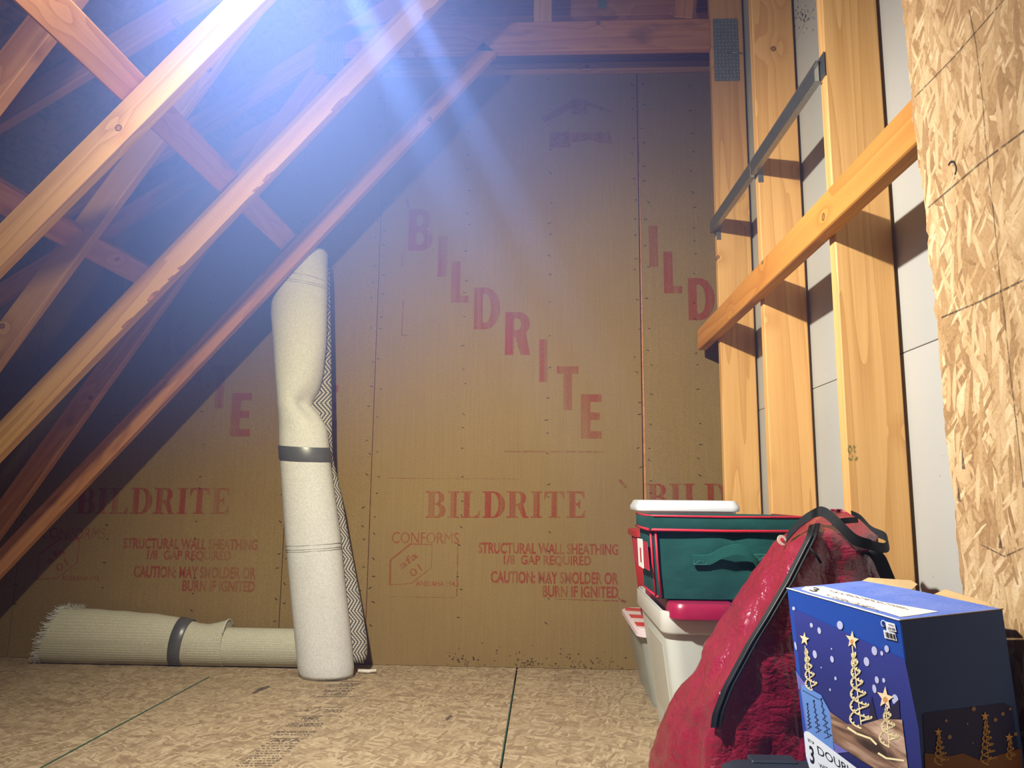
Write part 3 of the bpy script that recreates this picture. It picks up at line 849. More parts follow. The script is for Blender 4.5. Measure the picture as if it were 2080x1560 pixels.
rows = []; ys = [514+i*(1384-514)/90 for i in range(91)]; n = 44; uvs = []
for i, py in enumerate(ys):
    Yc = rug_axis_y(py); l, r = at(lerp(py, LE), py, Yc), at(lerp(py, RE), py, Yc)
    cx = (l.x+r.x)/2; rx = (r.x-l.x)/2; ry = .082; z = l.z
    t = (i/90)
    if i == 90: z = .001
    ring = []
    for k in range(n):
        a = 2*math.pi*k/n; x, y = math.cos(a), math.sin(a)
        rad = 1.0
        # pinched dent on the right front
        dd = (py-818-18*(x-.3))/38.0
        ang = math.atan2(y, x)
        w = math.exp(-((ang+.8)/.5)**2)*math.exp(-abs(dd)*1.5)
        w2 = math.exp(-((ang+.35)/.5)**2)*math.exp(-((py-770)/60.)**2)
        rad -= .34*w+.06*w2
        wob = 1+.015*noise.noise(V((x*2, y*2, z*4)))
        bulge = 1.0
        if i > 87: bulge = 1-.03*(i-87)
        ring.append(V((cx+rx*x*rad*wob*bulge, Yc+ry*y*rad*wob*bulge, z)))
        uvs.append((k/n, z/1.7))
    rows.append(ring)
# rolled end: a spiral dish at the top
top = rows[0]; cen = sum(top, V())/n
extra = []
for q, dzz in ((.9, .006), (.72, -.004), (.5, .004), (.28, -.006)):
    extra.append([cen+(v-cen)*q+V((0, 0, dzz+.004*noise.noise(v*30))) for v in top])
bm = loft_bm(list(reversed(extra))+rows, True, True)
o = obj('rug_body', bm, RUG, None, True); child(o, rr)
uv_all = []
for k in range(len(extra)*n): uv_all.append(((k % n)/n, 1))
uv_all += uvs; set_uv(o, 0, 0, uv_all)
def ring_at(py, grow):
    Yc = rug_axis_y(py); out = []
    for k in range(n):
        a = 2*math.pi*k/n
        l, r = at(lerp(py, LE), py, Yc), at(lerp(py, RE), py, Yc)
        out.append(V(((l.x+r.x)/2+((r.x-l.x)/2*1.015+grow)*math.cos(a), Yc+(.082*1.015+grow)*math.sin(a), l.z+.008*math.sin(a)-.008*math.cos(a)*.6)))
    return out
o = obj('tape_band', loft_bm([ring_at(935, .001), ring_at(933, .0022), ring_at(908, .0022), ring_at(906, .001)], False, False), TAPE, None, True); child(o, rr)
# thin woven stripes in the backing
for py in (566, 578, 582, 1104, 1112, 1116):
    pts = [q+V((0, 0, -.006*math.sin(2*math.pi*k/n)+ (.012 if py > 1000 else -.012)*math.cos(2*math.pi*k/n))) for k, q in enumerate(ring_at(py, -.0012))]
    o = tube('woven_stripe', pts[n//2:]+pts[:1], .0009, plain('grey_yarn', (120, 118, 112), .9) if py == 566 else bpy.data.materials['grey_yarn'], None, 5); child(o, rr)
# free edge of the rug with herringbone face
FL = [(545, 659, 668), (600, 660, 669), (700, 657, 671), (780, 650, 672), (830, 646, 673), (880, 656, 673), (930, 664, 674), (1000, 674, 691), (1080, 682, 705), (1150, 688, 718), (1230, 698, 733), (1300, 704, 744), (1330, 708, 745), (1346, 712, 738)]
bm = bmesh.new(); rows = []; uvf = []; K = 7
for i in range(61):
    py = 545+(1346-545)*i/60; Yc = rug_axis_y(py)
    xl = lerp(py, [(q[0], q[1]) for q in FL])-14; xr = lerp(py, [(q[0], q[2]) for q in FL])
    row = []
    for k in range(K):
        t = k/(K-1); Yq = Yc+.012+.05*t
        q = at(xl+(xr-xl)*t, py, Yq); q.y = Yq
        if q.z < .004: q.z = .004
        row.append(bm.verts.new(q)); uvf.append((t*(.35+.65*i/60), i/60))
    rows.append(row)
for a, b in zip(rows, rows[1:]):
    for k in range(K-1): bm.faces.new((a[k], a[k+1], b[k+1], b[k]))
edge_pts = [rows[i][-1].co.copy() for i in range(61)]
me = bpy.data.meshes.new('herringbone_flap'); bm.to_mesh(me); bm.free()
o = link('herringbone_flap', me, HERR); set_uv(o, 0, 0, uvf); child(o, rr)
sm = o.modifiers.new('thickness', 'SOLIDIFY'); sm.thickness = .007; sm.offset = -1
for q in me.polygons: q.use_smooth = True
o = tube('bound_edge', edge_pts, .0032, RUG, None, 6); child(o, rr)
# frayed threads at the top
bm = bmesh.new(); rnd = random.Random(8)
for k in range(70):
    q = top[rnd.randrange(n)] if rnd.random() < .6 else cen+(top[rnd.randrange(n)]-cen)*rnd.random()
    a = q+V((rnd.gauss(0, .006), rnd.gauss(0, .006), 0)); tube_bm(bm, [a, a+V((rnd.gauss(0, .006), rnd.gauss(0, .004), rnd.uniform(.004, .014)))], .0006, 3)
o = obj('frayed_threads', bm, RUG2); o['kind'] = 'stuff'; child(o, rr)

# lying rug
lr = empty('rolled_rug', (-1.5, 3.28, 0)); tag(lr, 'rolled ribbed rug lying on the floor along the back wall with frayed end', 'rug')
YC = 3.285
xa, xb = at(118, 1300, YC).x, at(640, 1300, YC).x
def lying(xs, prof, grow=0, n=40):
    rows = []
    for x, h in zip(xs, prof):
        rz = h/2; ry = .068+(rz-.075)*.25
        rows.append([V((x, YC+(ry+grow)*math.cos(a)*(1-.0*math.sin(a)), max(.0015, rz+(rz+grow)*math.sin(a)))) for a in (2*math.pi*k/n for k in range(n))])
    return rows
def px_x(x): return at(x, 1300, YC).x
m_ = 60
xs = [px_x(465)+(xb-px_x(465))*i/20 for i in range(-3, 21)]
o = obj('inner_roll', loft_bm(lying(xs, [.158]*len(xs))), RUG2, None, True, 60); set_uv(o, 0, 0, [(v.co.x, math.atan2(v.co.z-.079, v.co.y-YC)/6.283+.5) for v in o.data.vertices]); child(o, lr)
HT = [(118, .232), (150, .226), (200, .222), (260, .214), (320, .205), (370, .190), (400, .172), (440, .166), (466, .168)]
xs = [px_x(122+(462-122)*i/m_) for i in range(m_+1)]; hs = [lerp(122+(462-122)*i/m_, HT) for i in range(m_+1)]
rows = lying(xs, hs, .003)
for i, r in enumerate(rows):          # left end slants outward at the bottom; outer lap lifts at the top
    t = i/m_; px = 122+340*t
    for k, q in enumerate(r):
        up = (q.z/hs[i])
        if t < .12: q.x += (.12-t)/.12*(-.015-.055*(1-up)+.02*up)
        q.z += .003*noise.noise(V((q.x*12, q.z*10, q.y*10)))
        if q.z < .0015: q.z = .0015
        if t > .88 and up > .72: q.x += 0; q.z += (t-.88)/.12*.02*(up-.72)/.28
bm = loft_bm(rows); o = obj('outer_wrap', bm, RUG2, None, True, 60); set_uv(o, 0, 0, [(v.co.x, math.atan2(v.co.z-.1, v.co.y-YC)/6.283+.5) for v in o.data.vertices]); child(o, lr)
def lring(px, grow):
    h = lerp(px, HT); x = px_x(px); out = []
    for k in range(40):
        a = 2*math.pi*k/40; rz = h/2; ry = .068+(rz-.075)*.25
        out.append(V((x+.012*math.sin(a), YC+(ry+grow)*math.cos(a), max(.001, rz+(rz+grow)*math.sin(a)))))
    return out
o = obj('tape_band', loft_bm([lring(359, .003), lring(360, .0065), lring(383, .0065), lring(384, .003)], False, False), TAPE, None, True); child(o, lr)
bm = bmesh.new(); pts = [rows[-1][k].copy() for k in range(5, 17)]    # raw cut edge of the lap
tube_bm(bm, [q+V((.001, -.002, .001)) for q in pts], .003, 6); o = obj('cut_edge', bm, RUG, None, True); child(o, lr)
bm = bmesh.new(); rnd = random.Random(4); e = rows[0]
for k in range(260):
    j = rnd.randrange(40); q = e[j]+(e[(j+1) % 40]-e[j])*rnd.random()
    tube_bm(bm, [q+V((.012, -.004, 0)), q+V((-.004, -.006, 0)), q+V((-rnd.uniform(.008, .03), rnd.gauss(-.004, .004), rnd.gauss(0, .006)))], .0011, 4)
for k in range(60):
    q = rows[rnd.randrange(1, 8)][rnd.choice((9, 10, 11, 12))]
    tube_bm(bm, [q, q+V((rnd.gauss(0, .008), rnd.gauss(0, .005), rnd.uniform(.008, .022)))], .0007, 3)
o = obj('fringe', bm, RUG); o['kind'] = 'stuff'; child(o, lr)
# scrap by the flap
sc = tube('wood_scrap', [at(728, 1348, 3.2), at(748, 1349, 3.2), at(765, 1347, 3.2)], .009, plain('white_scrap', (214, 208, 198), .8, 0, .3, 60, .15), None, 7, rfun=lambda t: .008 if t < .8 else .006)
for v in sc.data.vertices: v.co.z += .0
zmin = min(v.co.z for v in sc.data.vertices)
for v in sc.data.vertices: v.co.z -= zmin-.0005
tag(sc, 'small white scrap on the floor by the standing rug', 'scrap')

# ------------------------------------------------------------------ bins and boxes
PLASTW = plain('white_translucent_plastic', (214, 214, 208), .38, 0, .5); PLASTW.node_tree.nodes['Principled BSDF'].inputs['Subsurface Weight'].default_value = .15
MAROON = plain('maroon_plastic', (146, 24, 64), .3)
REDP = plain('red_plastic', (168, 34, 34), .45)
WHITEP = plain('white_plastic', (236, 243, 255), .35)
NAVYP = plain('dark_navy_plastic', (34, 40, 50), .5, 0, .4, 30, .1)
TEAL = plain('teal_cloth', (150, 206, 206), .8, 0, .2, 14, .25, .6, .01)
s = N('clear_plastic'); CLEAR = s.m
tr = s.n('BsdfTransparent'); tr.inputs[0].default_value = (.93, .95, .94, 1); mx = s.n('MixShader'); mx.inputs[0].default_value = .42
s.t.links.new(tr.outputs[0], mx.inputs[1]); s.t.links.new(s.b.outputs[0], mx.inputs[2]); s.t.links.new(mx.outputs[0], s.out.inputs[0]); s.fin(lin((206, 208, 200)), .3, None, .5)
def shell(x0, x1, y0, y1, z0, z1, taper, r, mat, name, parent, th=.003):
    outer = [rrect(x0+taper*(1-t), x1-taper*(1-t), y0+taper*(1-t), y1-taper*(1-t), r, z0+(z1-z0)*t) for t in (0, .02, .5, 1)]
    inner = [rrect(x0+th+taper*(1-t), x1-th-taper*(1-t), y0+th+taper*(1-t), y1-th-taper*(1-t), max(r-th, .002), z0+th+(z1-z0-th)*t) for t in (1, .02)]
    o = obj(name, loft_bm(outer+inner), mat, None, True, 40); child(o, parent); return o
# clear bin with a red striped lid
ba = empty('clear_bin', (.52, 3.0, 0)); tag(ba, 'clear plastic bin with a red and white striped lid, teal cloth inside', 'bin')
shell(.335, .70, 2.725, 3.27, .001, .262, .05, .04, CLEAR, 'bin_body', ba)
s = N('striped_lid'); c = s.coord(False); sp = s.n('SeparateXYZ'); s.t.links.new(c, sp.inputs[0])
fr = s.math('FRACT', s.math('MULTIPLY', s.math('ADD', sp.outputs[1], s.math('MULTIPLY', sp.outputs[0], .3)), 5.5)); LIDM = s.fin(s.mix(s.math('GREATER_THAN', fr, .5), lin((206, 60, 58)), lin((226, 214, 212))), .35)
LIDF = plain('pinkish_white_plastic', (224, 206, 212), .35)
o = obj('lid_rim', loft_bm([rrect(.328, .707, 2.715, 3.28, .045, .248), rrect(.322, .711, 2.709, 3.286, .048, .25), rrect(.322, .711, 2.709, 3.286, .048, .266), rrect(.33, .704, 2.72, 3.276, .045, .2705)]), LIDF, None, True, 50); child(o, ba)
o = obj('striped_lid', loft_bm([rrect(.333, .70, 2.735, 3.27, .04, .268), rrect(.335, .698, 2.738, 3.268, .04, .2728)]), LIDM, None, True, 50); child(o, ba)
bm = bmesh.new()
bmesh.ops.create_icosphere(bm, subdivisions=4, radius=1)
for v in bm.verts:
    c_ = v.co.copy(); 
    q = V([math.copysign(abs(t)**.55, t) for t in c_]); q = V((.535+q.x*.125, 2.99+q.y*.2, .10+q.z*.094)); v.co = q+c_*.012*noise.noise(q*14)
tc = obj('teal_cloth', bm, TEAL, None, True); tag(tc, 'crumpled teal cloth packed inside the clear bin', 'cloth')
# red ribbed tote on it
rt = empty('red_tote', (.53, 3.0, .273)); tag(rt, 'red ribbed tote stacked on the striped lid, behind the green box', 'tote')
shell(.345, .71, 2.78, 3.0+.02, .2735, .605, .035, .02, REDP, 'tote_body', rt)
bm = bmesh.new()
for k in range(11):
    y = 2.80+k*.0205; tube_bm(bm, [V((.377, y, .285)), V((.343, y-.003, .598))], .0052, 6)
o = obj('ribs', bm, REDP, None, True); o['kind'] = 'stuff'; child(o, rt)
o = obj('rim', loft_bm([rrect(.328, .71, 2.762, 3.02, .02, .588), rrect(.325, .711, 2.76, 3.02, .02, .59), rrect(.325, .711, 2.76, 3.02, .02, .61), rrect(.33, .70, 2.765, 3.01, .02, .612)]), REDP, None, True, 40); child(o, rt)
# white lidded bin on top
wbn = empty('white_bin', (.53, 2.88, .612)); tag(wbn, 'white lidded bin on the red tote, topmost of its stack', 'bin')
shell(.355, .70, 2.775, 3.0, .6125, .69, .01, .03, WHITEP, 'bin_body', wbn)
o = obj('lid', loft_bm([rrect(.335, .705, 2.755, 3.015, .035, .684), rrect(.333, .707, 2.753, 3.017, .036, .688), rrect(.333, .707, 2.753, 3.017, .036, .7), rrect(.345, .697, 2.763, 3.007, .036, .721), rrect(.352, .69, 2.77, 3.0, .034, .7225), rrect(.37, .67, 2.79, 2.98, .03, .721)]), WHITEP, None, True, 40); child(o, wbn)
# frosted bin with a maroon lid
fb = empty('frosted_bin', (.41, 2.35, 0)); tag(fb, 'tall frosted white bin with a maroon lid, under the green box', 'bin')
shell(.318, .505, 2.085, 2.66, .001, .43, .055, .04, PLASTW, 'bin_body', fb)
o = obj('rim_band', loft_bm([rrect(.317, .506, 2.084, 2.661, .04, .372), rrect(.313, .51, 2.08, 2.665, .042, .378), rrect(.313, .51, 2.08, 2.665, .042, .43)], False, False), PLASTW, None, True, 40); child(o, fb)
o = obj('lid', loft_bm([rrect(.337, .506, 2.055, 2.6, .035, .412), rrect(.333, .51, 2.051, 2.604, .04, .416), rrect(.333, .51, 2.051, 2.604, .04, .442), rrect(.34, .502, 2.06, 2.6, .035, .4545), rrect(.355, .488, 2.08, 2.58, .03, .455)]), MAROON, None, True, 40); child(o, fb)
o = obj('side_recess', box_bm((.3185, 2.2, .1), (.326, 2.5, .33), .003), plain('recess_plastic', (186, 184, 170), .5), None); 
for v in o.data.vertices: v.co.x += .05*(1-v.co.z/.43)
child(o, fb)
# white box beside it
wx2 = empty('white_box', (.6, 2.3, 0)); tag(wx2, 'plain white box mostly hidden by the red bag, beside the maroon lid', 'box')
child(obj('box_body', box_bm((.517, 2.13, .001), (.70, 2.40, .435), .004, 2), WHITEP), wx2); child(obj('box_lid', box_bm((.514, 2.10, .435), (.703, 2.403, .4575), .004, 2), WHITEP), wx2)

# green fabric box
GREENC = None
s = N('green_fabric'); c = s.coord(False)
f = s.noise(c, 900, 2, .5); b = s.noise(s.map(c, (8, 8, 14)), 1, 3, .5)
col = s.mix(s.range(b, .3, .7), lin((10, 56, 56)), lin((18, 76, 74))); col = s.mix(s.math('MULTIPLY', f, .4), col, lin((34, 104, 98)))
s.bump(s.math('ADD', s.math('MULTIPLY', b, 6), f), .35, .004); GREENC = s.fin(col, .75, None, .3)
GREENH = plain('green_strap', (34, 98, 94), .75, 0, .3, 300, .15, .3)
PIPING = plain('red_piping', (196, 38, 62), .5, 0, .4, 120, .12)
CRIM = plain('label_crimson', (168, 32, 52), .6)
gx0, gx1, gy0, gy1, gz0, gz1, gzl = .289, .706, 2.115, 2.405, .459, .683, .645
gb = empty('fabric_box', ((gx0+gx1)/2, 2.26, gz0)); tag(gb, 'dark green fabric storage box with red piping and a carry handle', 'box')
def puff(lo, hi, amt, nn=10, seed=0):
    bm = bmesh.new(); bm_box(bm, (-1, -1, -1), (1, 1, 1)); bmesh.ops.subdivide_edges(bm, edges=list(bm.edges), cuts=nn, use_grid_fill=True)
    for v in bm.verts:
        c_ = v.co.copy(); q = V([lo[k]+(c_[k]+1)/2*(hi[k]-lo[k]) for k in range(3)])
        for k in range(3):
            if abs(abs(c_[k])-1) < 1e-4:
                o1, o2 = [j for j in range(3) if j != k]
                q[k] += math.copysign(amt*((1-c_[o1]**2)*(1-c_[o2]**2)+.5*noise.noise(V((q.x*11+seed, q.y*11, q.z*14)))*(1-abs(c_[o1])**6)*(1-abs(c_[o2])**6)), c_[k])
        v.co = q
    return bm
bm = puff((gx0+.008, gy0+.006, gz0), (gx1, gy1, gzl+.01), .007)
for v in bm.verts:
    t = (v.co.z-gz0)/(gzl-gz0)
    if v.co.x < gx0+.1: v.co.x += .012*(1-t)
    if v.co.z < gz0: v.co.z = gz0+.0005
    if v.co.y < gy0+.05: v.co.y -= .006*math.exp(-((v.co.x-.52)/.012)**2)*-1
child(obj('box_body', bm, GREENC, None, True, 50), gb)
child(obj('box_lid', puff((gx0-.002, gy0-.006, gzl), (gx1+.004, gy1, gz1), .003, 10, 5), GREENC, None, True, 50), gb)
def rim(z, e):
    return [V((gx0-e, gy1, z)), V((gx0-e, (gy0+gy1)/2, z-.001)), V((gx0-e, gy0-.006-e+.012, z)), V((gx0-e+.012, gy0-.006-e, z)), V(((gx0+gx1)/2, gy0-.007-e, z-.0015)), V((gx1+.002+e-.01, gy0-.006-e, z)), V((gx1+.003+e, gy0, z)), V((gx1+.003+e, gy1, z))]
child(tube('piping', rim(gz1, .001), .0032, PIPING, None, 6), gb); child(tube('piping', rim(gzl, .002), .0042, PIPING, None, 6), gb)
for dx, dy in ((.004, .012), (.016, -.001)):
    child(tube('piping', [V((gx0+dx, gy0+dy, gzl-.004)), V((gx0+dx+.004, gy0+dy, .56)), V((gx0+dx+.012, gy0+dy+.001, gz0+.004))], .0034, PIPING, None, 6), gb)
child(tube('piping', [V((gx0+.02, gy0+.004, gz0+.005)), V((gx0+.016, 2.26, gz0+.004)), V((gx0+.016, gy1, gz0+.004))], .0034, PIPING, None, 6), gb)
# handle: stitched patches and a loop
yh = gy0-.003
hp = [at(1408, 1138, yh-.008), at(1440, 1137, yh-.009), at(1470, 1122, yh-.02), at(1500, 1116, yh-.03), at(1522, 1125, yh-.03), at(1538, 1145, yh-.02), at(1545, 1152, yh-.009), at(1560, 1140, yh-.008)]
child(ribbon('handle', smoothpts(hp, 5), V((-.1, -.2, 1)), .028, .003, GREENH), gb)
for (x0, x1, y0, y1) in ((1408, 1437, 1127, 1148), (1530, 1558, 1125, 1146)):
    a, b = at(x0, y1, yh-.006), at(x1, y0, yh-.006)
    ht = obj('stitched_patch', box_bm((a.x, yh-.009, a.z), (b.x, yh-.002, b.z), .001), GREENC); child(ht, gb)
    bm = bmesh.new()
    for (p0, p1) in (((0, 0), (1, 0)), ((1, 0), (1, 1)), ((1, 1), (0, 1)), ((0, 1), (0, 0)), ((0, 0), (1, 1)), ((0, 1), (1, 0))):
        q = [V((a.x+.002+(b.x-a.x-.004)*u, yh-.0092, a.z+.002+(b.z-a.z-.004)*w)) for u, w in (p0, p1)]; tube_bm(bm, q, .0005, 4)
    o = obj('stitching', bm, plain('green_thread', (70, 140, 130), .8)); child(o, gb); o['kind'] = 'stuff'
# gift-style label on the left end: crimson, white strip, crimson
def side_quad(pts, mat, name, off=.009):
    q = [onx(x, y, gx0-off+.004) for x, y in pts]; p = Print(); p.poly(q); o = p.build(name, mat, None); child(o, gb)
    sm_ = o.modifiers.new('thickness', 'SOLIDIFY'); sm_.thickness = .001; return o
side_quad([(1285, 1092), (1315, 1101), (1320, 1160), (1292, 1144)], CRIM, 'crimson_label', .007)
side_quad([(1295, 1093), (1305, 1095), (1308, 1155), (1298, 1149)], plain('label_white', (236, 236, 234), .5), 'white_label', .0085)
side_quad([(1300, 1112), (1302.5, 1113), (1304, 1143), (1301.5, 1141)], CRIM, 'label_print', .009)

# ------------------------------------------------------------------ red zip bag
s = N('red_bag_plastic'); c = s.coord(False)
n0 = s.noise(c, 9, 5, .6, .8); n1 = s.noise(c, 75, 4, .65, .5)
n2 = s.noise(s.map(c, (1.6, 1, .8), rot=(.3, .5, .2)), 13, 2, .5, .2)
n3 = s.noise(s.map(c, (.8, 1, 1.8), rot=(.1, -.6, .2)), 34, 2, .5, .1)
rd_ = s.math('MINIMUM', s.math('ABSOLUTE', s.math('SUBTRACT', n2, .5)), .1)
rd2 = s.math('MINIMUM', s.math('ABSOLUTE', s.math('SUBTRACT', n3, .5)), .12)
h = s.math('ADD', s.math('MULTIPLY', rd_, 4), s.math('ADD', s.math('MULTIPLY', rd2, 1.6), s.math('ADD', s.math('MULTIPLY', n1, .6), n0)))
s.bump(h, .6, .008)
s.b.inputs['Coat Weight'].default_value = .6; s.b.inputs['Coat Roughness'].default_value = .35
BAGM = s.fin(s.mix(n0, lin((110, 15, 38)), lin((148, 28, 58))), .24, None, .65)
BLACKF = plain('black_webbing', (30, 32, 34), .8, 0, .2, 300, .2, .3)
BLACKZ = plain('black_zipper', (14, 15, 17), .6, 0, .2, 200, .2, .3)
bg = empty('zip_bag', (.5, 1.72, 0)); tag(bg, 'crumpled red zip storage bag with black straps, leaning on a wall stud', 'bag')
LT = [(.0, .25), (.08, .238), (.179, .247), (.293, .293), (.409, .366), (.517, .435), (.637, .522), (.685, .575), (.702, .62), (.712, .65)]
ZX = [(.0, .30), (.15, .305), (.319, .335), (.366, .356), (.452, .409), (.569, .492), (.663, .551), (.690, .575), (.706, .62), (.712, .65)]
ZY = [(.0, 1.53), (.3, 1.545), (.5, 1.56), (.66, 1.59), (.69, 1.64), (.706, 1.68), (.712, 1.70)]
RX_ = [(.0, .69), (.3, .70), (.5, .705), (.62, .708), (.66, .706), (.69, .69), (.705, .672), (.712, .66)]
BY = [(.0, 1.88), (.3, 1.85), (.6, 1.80), (.68, 1.77), (.7, 1.74), (.712, 1.72)]
rows = []; HZ = [.002, .03]+[.03+.66*i/60 for i in range(1, 61)]+[.698, .704, .709, .712]
for z in HZ:
    l, zx, zy, r, by = lerp(z, LT), lerp(z, ZX), lerp(z, ZY), lerp(z, RX_), lerp(z, BY)
    ky = .35
    P = [V((l, by-.06*(by-zy)/.3, z)), V((l+.0*(zx-l), zy+(by-zy)*.5, z)), V((l+(zx-l)*.55, zy+(by-zy)*.22, z)), V((zx, zy, z)),
         V((zx+(r-zx)*.3, zy+.012, z)), V((zx+(r-zx)*.7, zy+.03, z)), V((r, zy+.08*(by-zy)/.3+.01, z)), V((r+.002, zy+(by-zy)*.6, z)), V((r-.03, by, z)), V((l+.35*(r-l), by+.004, z))]
    sub = []
    for k in range(len(P)):
        a, b = P[k], P[(k+1) % len(P)]; pa, nb = P[k-1], P[(k+2) % len(P)]
        for j in range(7):
            t = j/7
            q = .5*((2*a)+(b-pa)*t+(2*pa-5*a+4*b-nb)*t*t+(3*a-pa-3*b+nb)*t**3)
            lin_ = a+(b-a)*t
            sub.append(lin_*.45+q*.55)
    cz = sum(sub, V())/len(sub)
    for k, q in enumerate(sub):
        out = (q-cz); out.z = 0; out.normalize()
        isz = math.exp(-((k-21)/2.5)**2)
        amp = .016*(1-isz)*min(1, z/.05+.4)*(1 if z < .66 else .4)
        rid = 1-abs(noise.noise(V((q.x*9, q.y*9, z*7+4))))*2
        d = amp*(rid*.7+.6*noise.noise(V((q.x*22, q.y*22, z*20)))+.25*noise.noise(V((q.x*60, q.y*60, z*45))))
        sub[k] = q+out*(d-.008)
        if sub[k].x > .709: sub[k].x = .709
    rows.append(sub)
bm = loft_bm(rows); o = obj('bag_body', bm, BAGM, None, True); child(o, bg)
zp = []
for z, row in zip(HZ, rows):
    if .285 < z < .69: zp.append(row[21]+V((-.004, -.007, .001)))
zdir = [V((.85, -.5, .25))]*len(zp)
child(ribbon('zipper', zp, zdir, .022, .004, BLACKZ), bg)
child(tube('zipper_teeth', [q+V((-.002, -.004, 0)) for q in zp], .0032, plain('zipper_teeth_black', (26, 27, 29), .45, .2), None, 6), bg)
q0 = zp[-5]+V((.004, -.008, 0))
child(tube('zipper_pull', [q0, q0+V((.012, -.004, -.016)), q0+V((.02, -.004, -.03))], .003, BLACKZ, None, 6), bg)
# straps
def bagp(x, y, Y): return at(x, y, Y)
st1 = smoothpts([bagp(1598, 1092, 1.66), bagp(1622, 1065, 1.64), bagp(1645, 1048, 1.62), bagp(1664, 1039, 1.62), bagp(1680, 1044, 1.60), bagp(1705, 1066, 1.575), bagp(1735, 1095, 1.565), bagp(1765, 1106, 1.575), bagp(1795, 1113, 1.60), bagp(1804, 1106, 1.64), bagp(1798, 1090, 1.67), bagp(1772, 1078, 1.70), bagp(1750, 1056, 1.72), bagp(1730, 1046, 1.72)], 5)
wd = []
for i in range(len(st1)):
    t = i/(len(st1)-1); wd.append(V((.25, .25, .9)) if t < .28 else V((.45, .2, 1)) if t < .55 else V((.1, .5, .9)))
child(ribbon('carry_strap', st1, wd, .022, .002, BLACKF), bg)
st2 = smoothpts([bagp(1757, 1127, 1.62), bagp(1768, 1120, 1.60), bagp(1784, 1132, 1.6), bagp(1797, 1160, 1.61), bagp(1812, 1200, 1.62), bagp(1822, 1250, 1.63)], 5)
child(ribbon('side_strap', st2, V((1, .2, .25)), .03, .002, BLACKF), bg)
st3 = smoothpts([bagp(1690, 1062, 1.6), bagp(1715, 1058, 1.60), bagp(1742, 1056, 1.63)], 4)
child(ribbon('zipper_tail', st3, V((0, .2, 1)), .012, .002, BLACKZ), bg)
# small round hang tag
tg = at(1588, 1097, 1.655)
bm = bmesh.new(); bmesh.ops.create_cone(bm, cap_ends=True, segments=20, radius1=.011, radius2=.011, depth=.0012)
bmesh.ops.transform(bm, matrix=Matrix.Translation(tg) @ Matrix.Rotation(math.radians(80), 4, 'X') @ Matrix.Rotation(.3, 4, 'Y'), verts=bm.verts)
o = obj('hang_tag', bm, plain('tag_cream', (232, 226, 206), .6)); child(o, bg)
bm = bmesh.new(); bmesh.ops.create_cone(bm, cap_ends=True, segments=12, radius1=.004, radius2=.004, depth=.001)
bmesh.ops.transform(bm, matrix=Matrix.Translation(tg+V((0, -.0015, .001))) @ Matrix.Rotation(math.radians(80), 4, 'X'), verts=bm.verts)
child(obj('tag_print', bm, PIPING), bg)

# ------------------------------------------------------------------ dark tote under the blue box
nt_ = empty('dark_tote', (.5, 1.18, 0)); tag(nt_, 'dark navy lidded tote on the floor under the blue box', 'tote')
shell(.32, .65, .93, 1.41, .001, .26, .03, .03, NAVYP, 'tote_body', nt_)
o = obj('lid', loft_bm([rrect(.312, .654, .915, 1.422, .03, .248), rrect(.308, .657, .912, 1.425, .032, .252), rrect(.308, .657, .912, 1.425, .032, .272), rrect(.318, .648, .922, 1.415, .03, .279), rrect(.335, .63, .94, 1.395, .03, .2795), rrect(.34, .625, .945, 1.39, .03, .2785)]), NAVYP, None, True, 40); child(o, nt_)
o = obj('latch', box_bm((.36, 1.395, .27), (.44, 1.43, .284), .003), NAVYP); child(o, nt_)

# ------------------------------------------------------------------ blue light-set box
bl = V((-.1836, .9828, .0182)).normalized(); brv = V((.9798, .1815, .0838)); brv = (brv-bl*brv.dot(bl)).normalized(); bd = bl.cross(brv); 
if bd.z > 0: bd = -bd
A = at(1828, 1260, 1.06); LB, WB = .2855*1.06, .1465*1.06; HB = (A.z-.285)
bx = empty('light_set_box', A+bd*HB); tag(bx, 'blue cardboard box picturing lit spiral trees, on the dark tote', 'box')
BLUEC = plain('blue_card', (24, 74, 170), .45, 0, .4, 5, .06)
NAVC = plain('navy_card', (46, 84, 160), .5, 0, .35, 5, .06)
KRAFT = plain('kraft_card', (186, 156, 108), .8, 0, .2, 40, .1)
s = N('dusty_blue_card'); c = s.coord(False); n1 = s.noise(c, 260, 2, .6); n2 = s.noise(c, 30, 3, .6)
col = s.mix(s.range(n1, .6, .72, 0, .8), lin((92, 118, 196)), lin((40, 52, 96))); col = s.mix(s.range(n2, .4, .7, 0, .35), col, lin((132, 146, 206))); TOPC = s.fin(col, .8, None, .25)
def bp(a, b, h): return A+bl*a*LB+brv*b*WB+bd*h*HB        # a along tree side, b along narrow side, h downwards
bm = bmesh.new(); c8 = {}
for a in (0, 1):
    for b in (0, 1):
        for h in (0, 1): c8[a, b, h] = bm.verts.new(bp(a, b, h))
def quad(*k): return bm.faces.new([c8[q] for q in k])
fs = [quad((0, 0, 0), (1, 0, 0), (1, 0, 1), (0, 0, 1)), quad((0, 1, 0), (0, 1, 1), (1, 1, 1), (1, 1, 0)), quad((0, 0, 0), (0, 0, 1), (0, 1, 1), (0, 1, 0)), quad((1, 0, 0), (1, 1, 0), (1, 1, 1), (1, 0, 1)), quad((0, 0, 0), (0, 1, 0), (1, 1, 0), (1, 0, 0)), quad((0, 0, 1), (1, 0, 1), (1, 1, 1), (0, 1, 1))]
for f, mi in zip(fs, (0, 0, 1, 1, 2, 0)): f.material_index = mi
bmesh.ops.bevel(bm, geom=list(bm.edges), offset=.0012, segments=1, affect='EDGES')
me = mesh_of(bm, 'carton'); o = link('carton', me); 
for q in (BLUEC, NAVC, TOPC): me.materials.append(q)
child(o, bx)
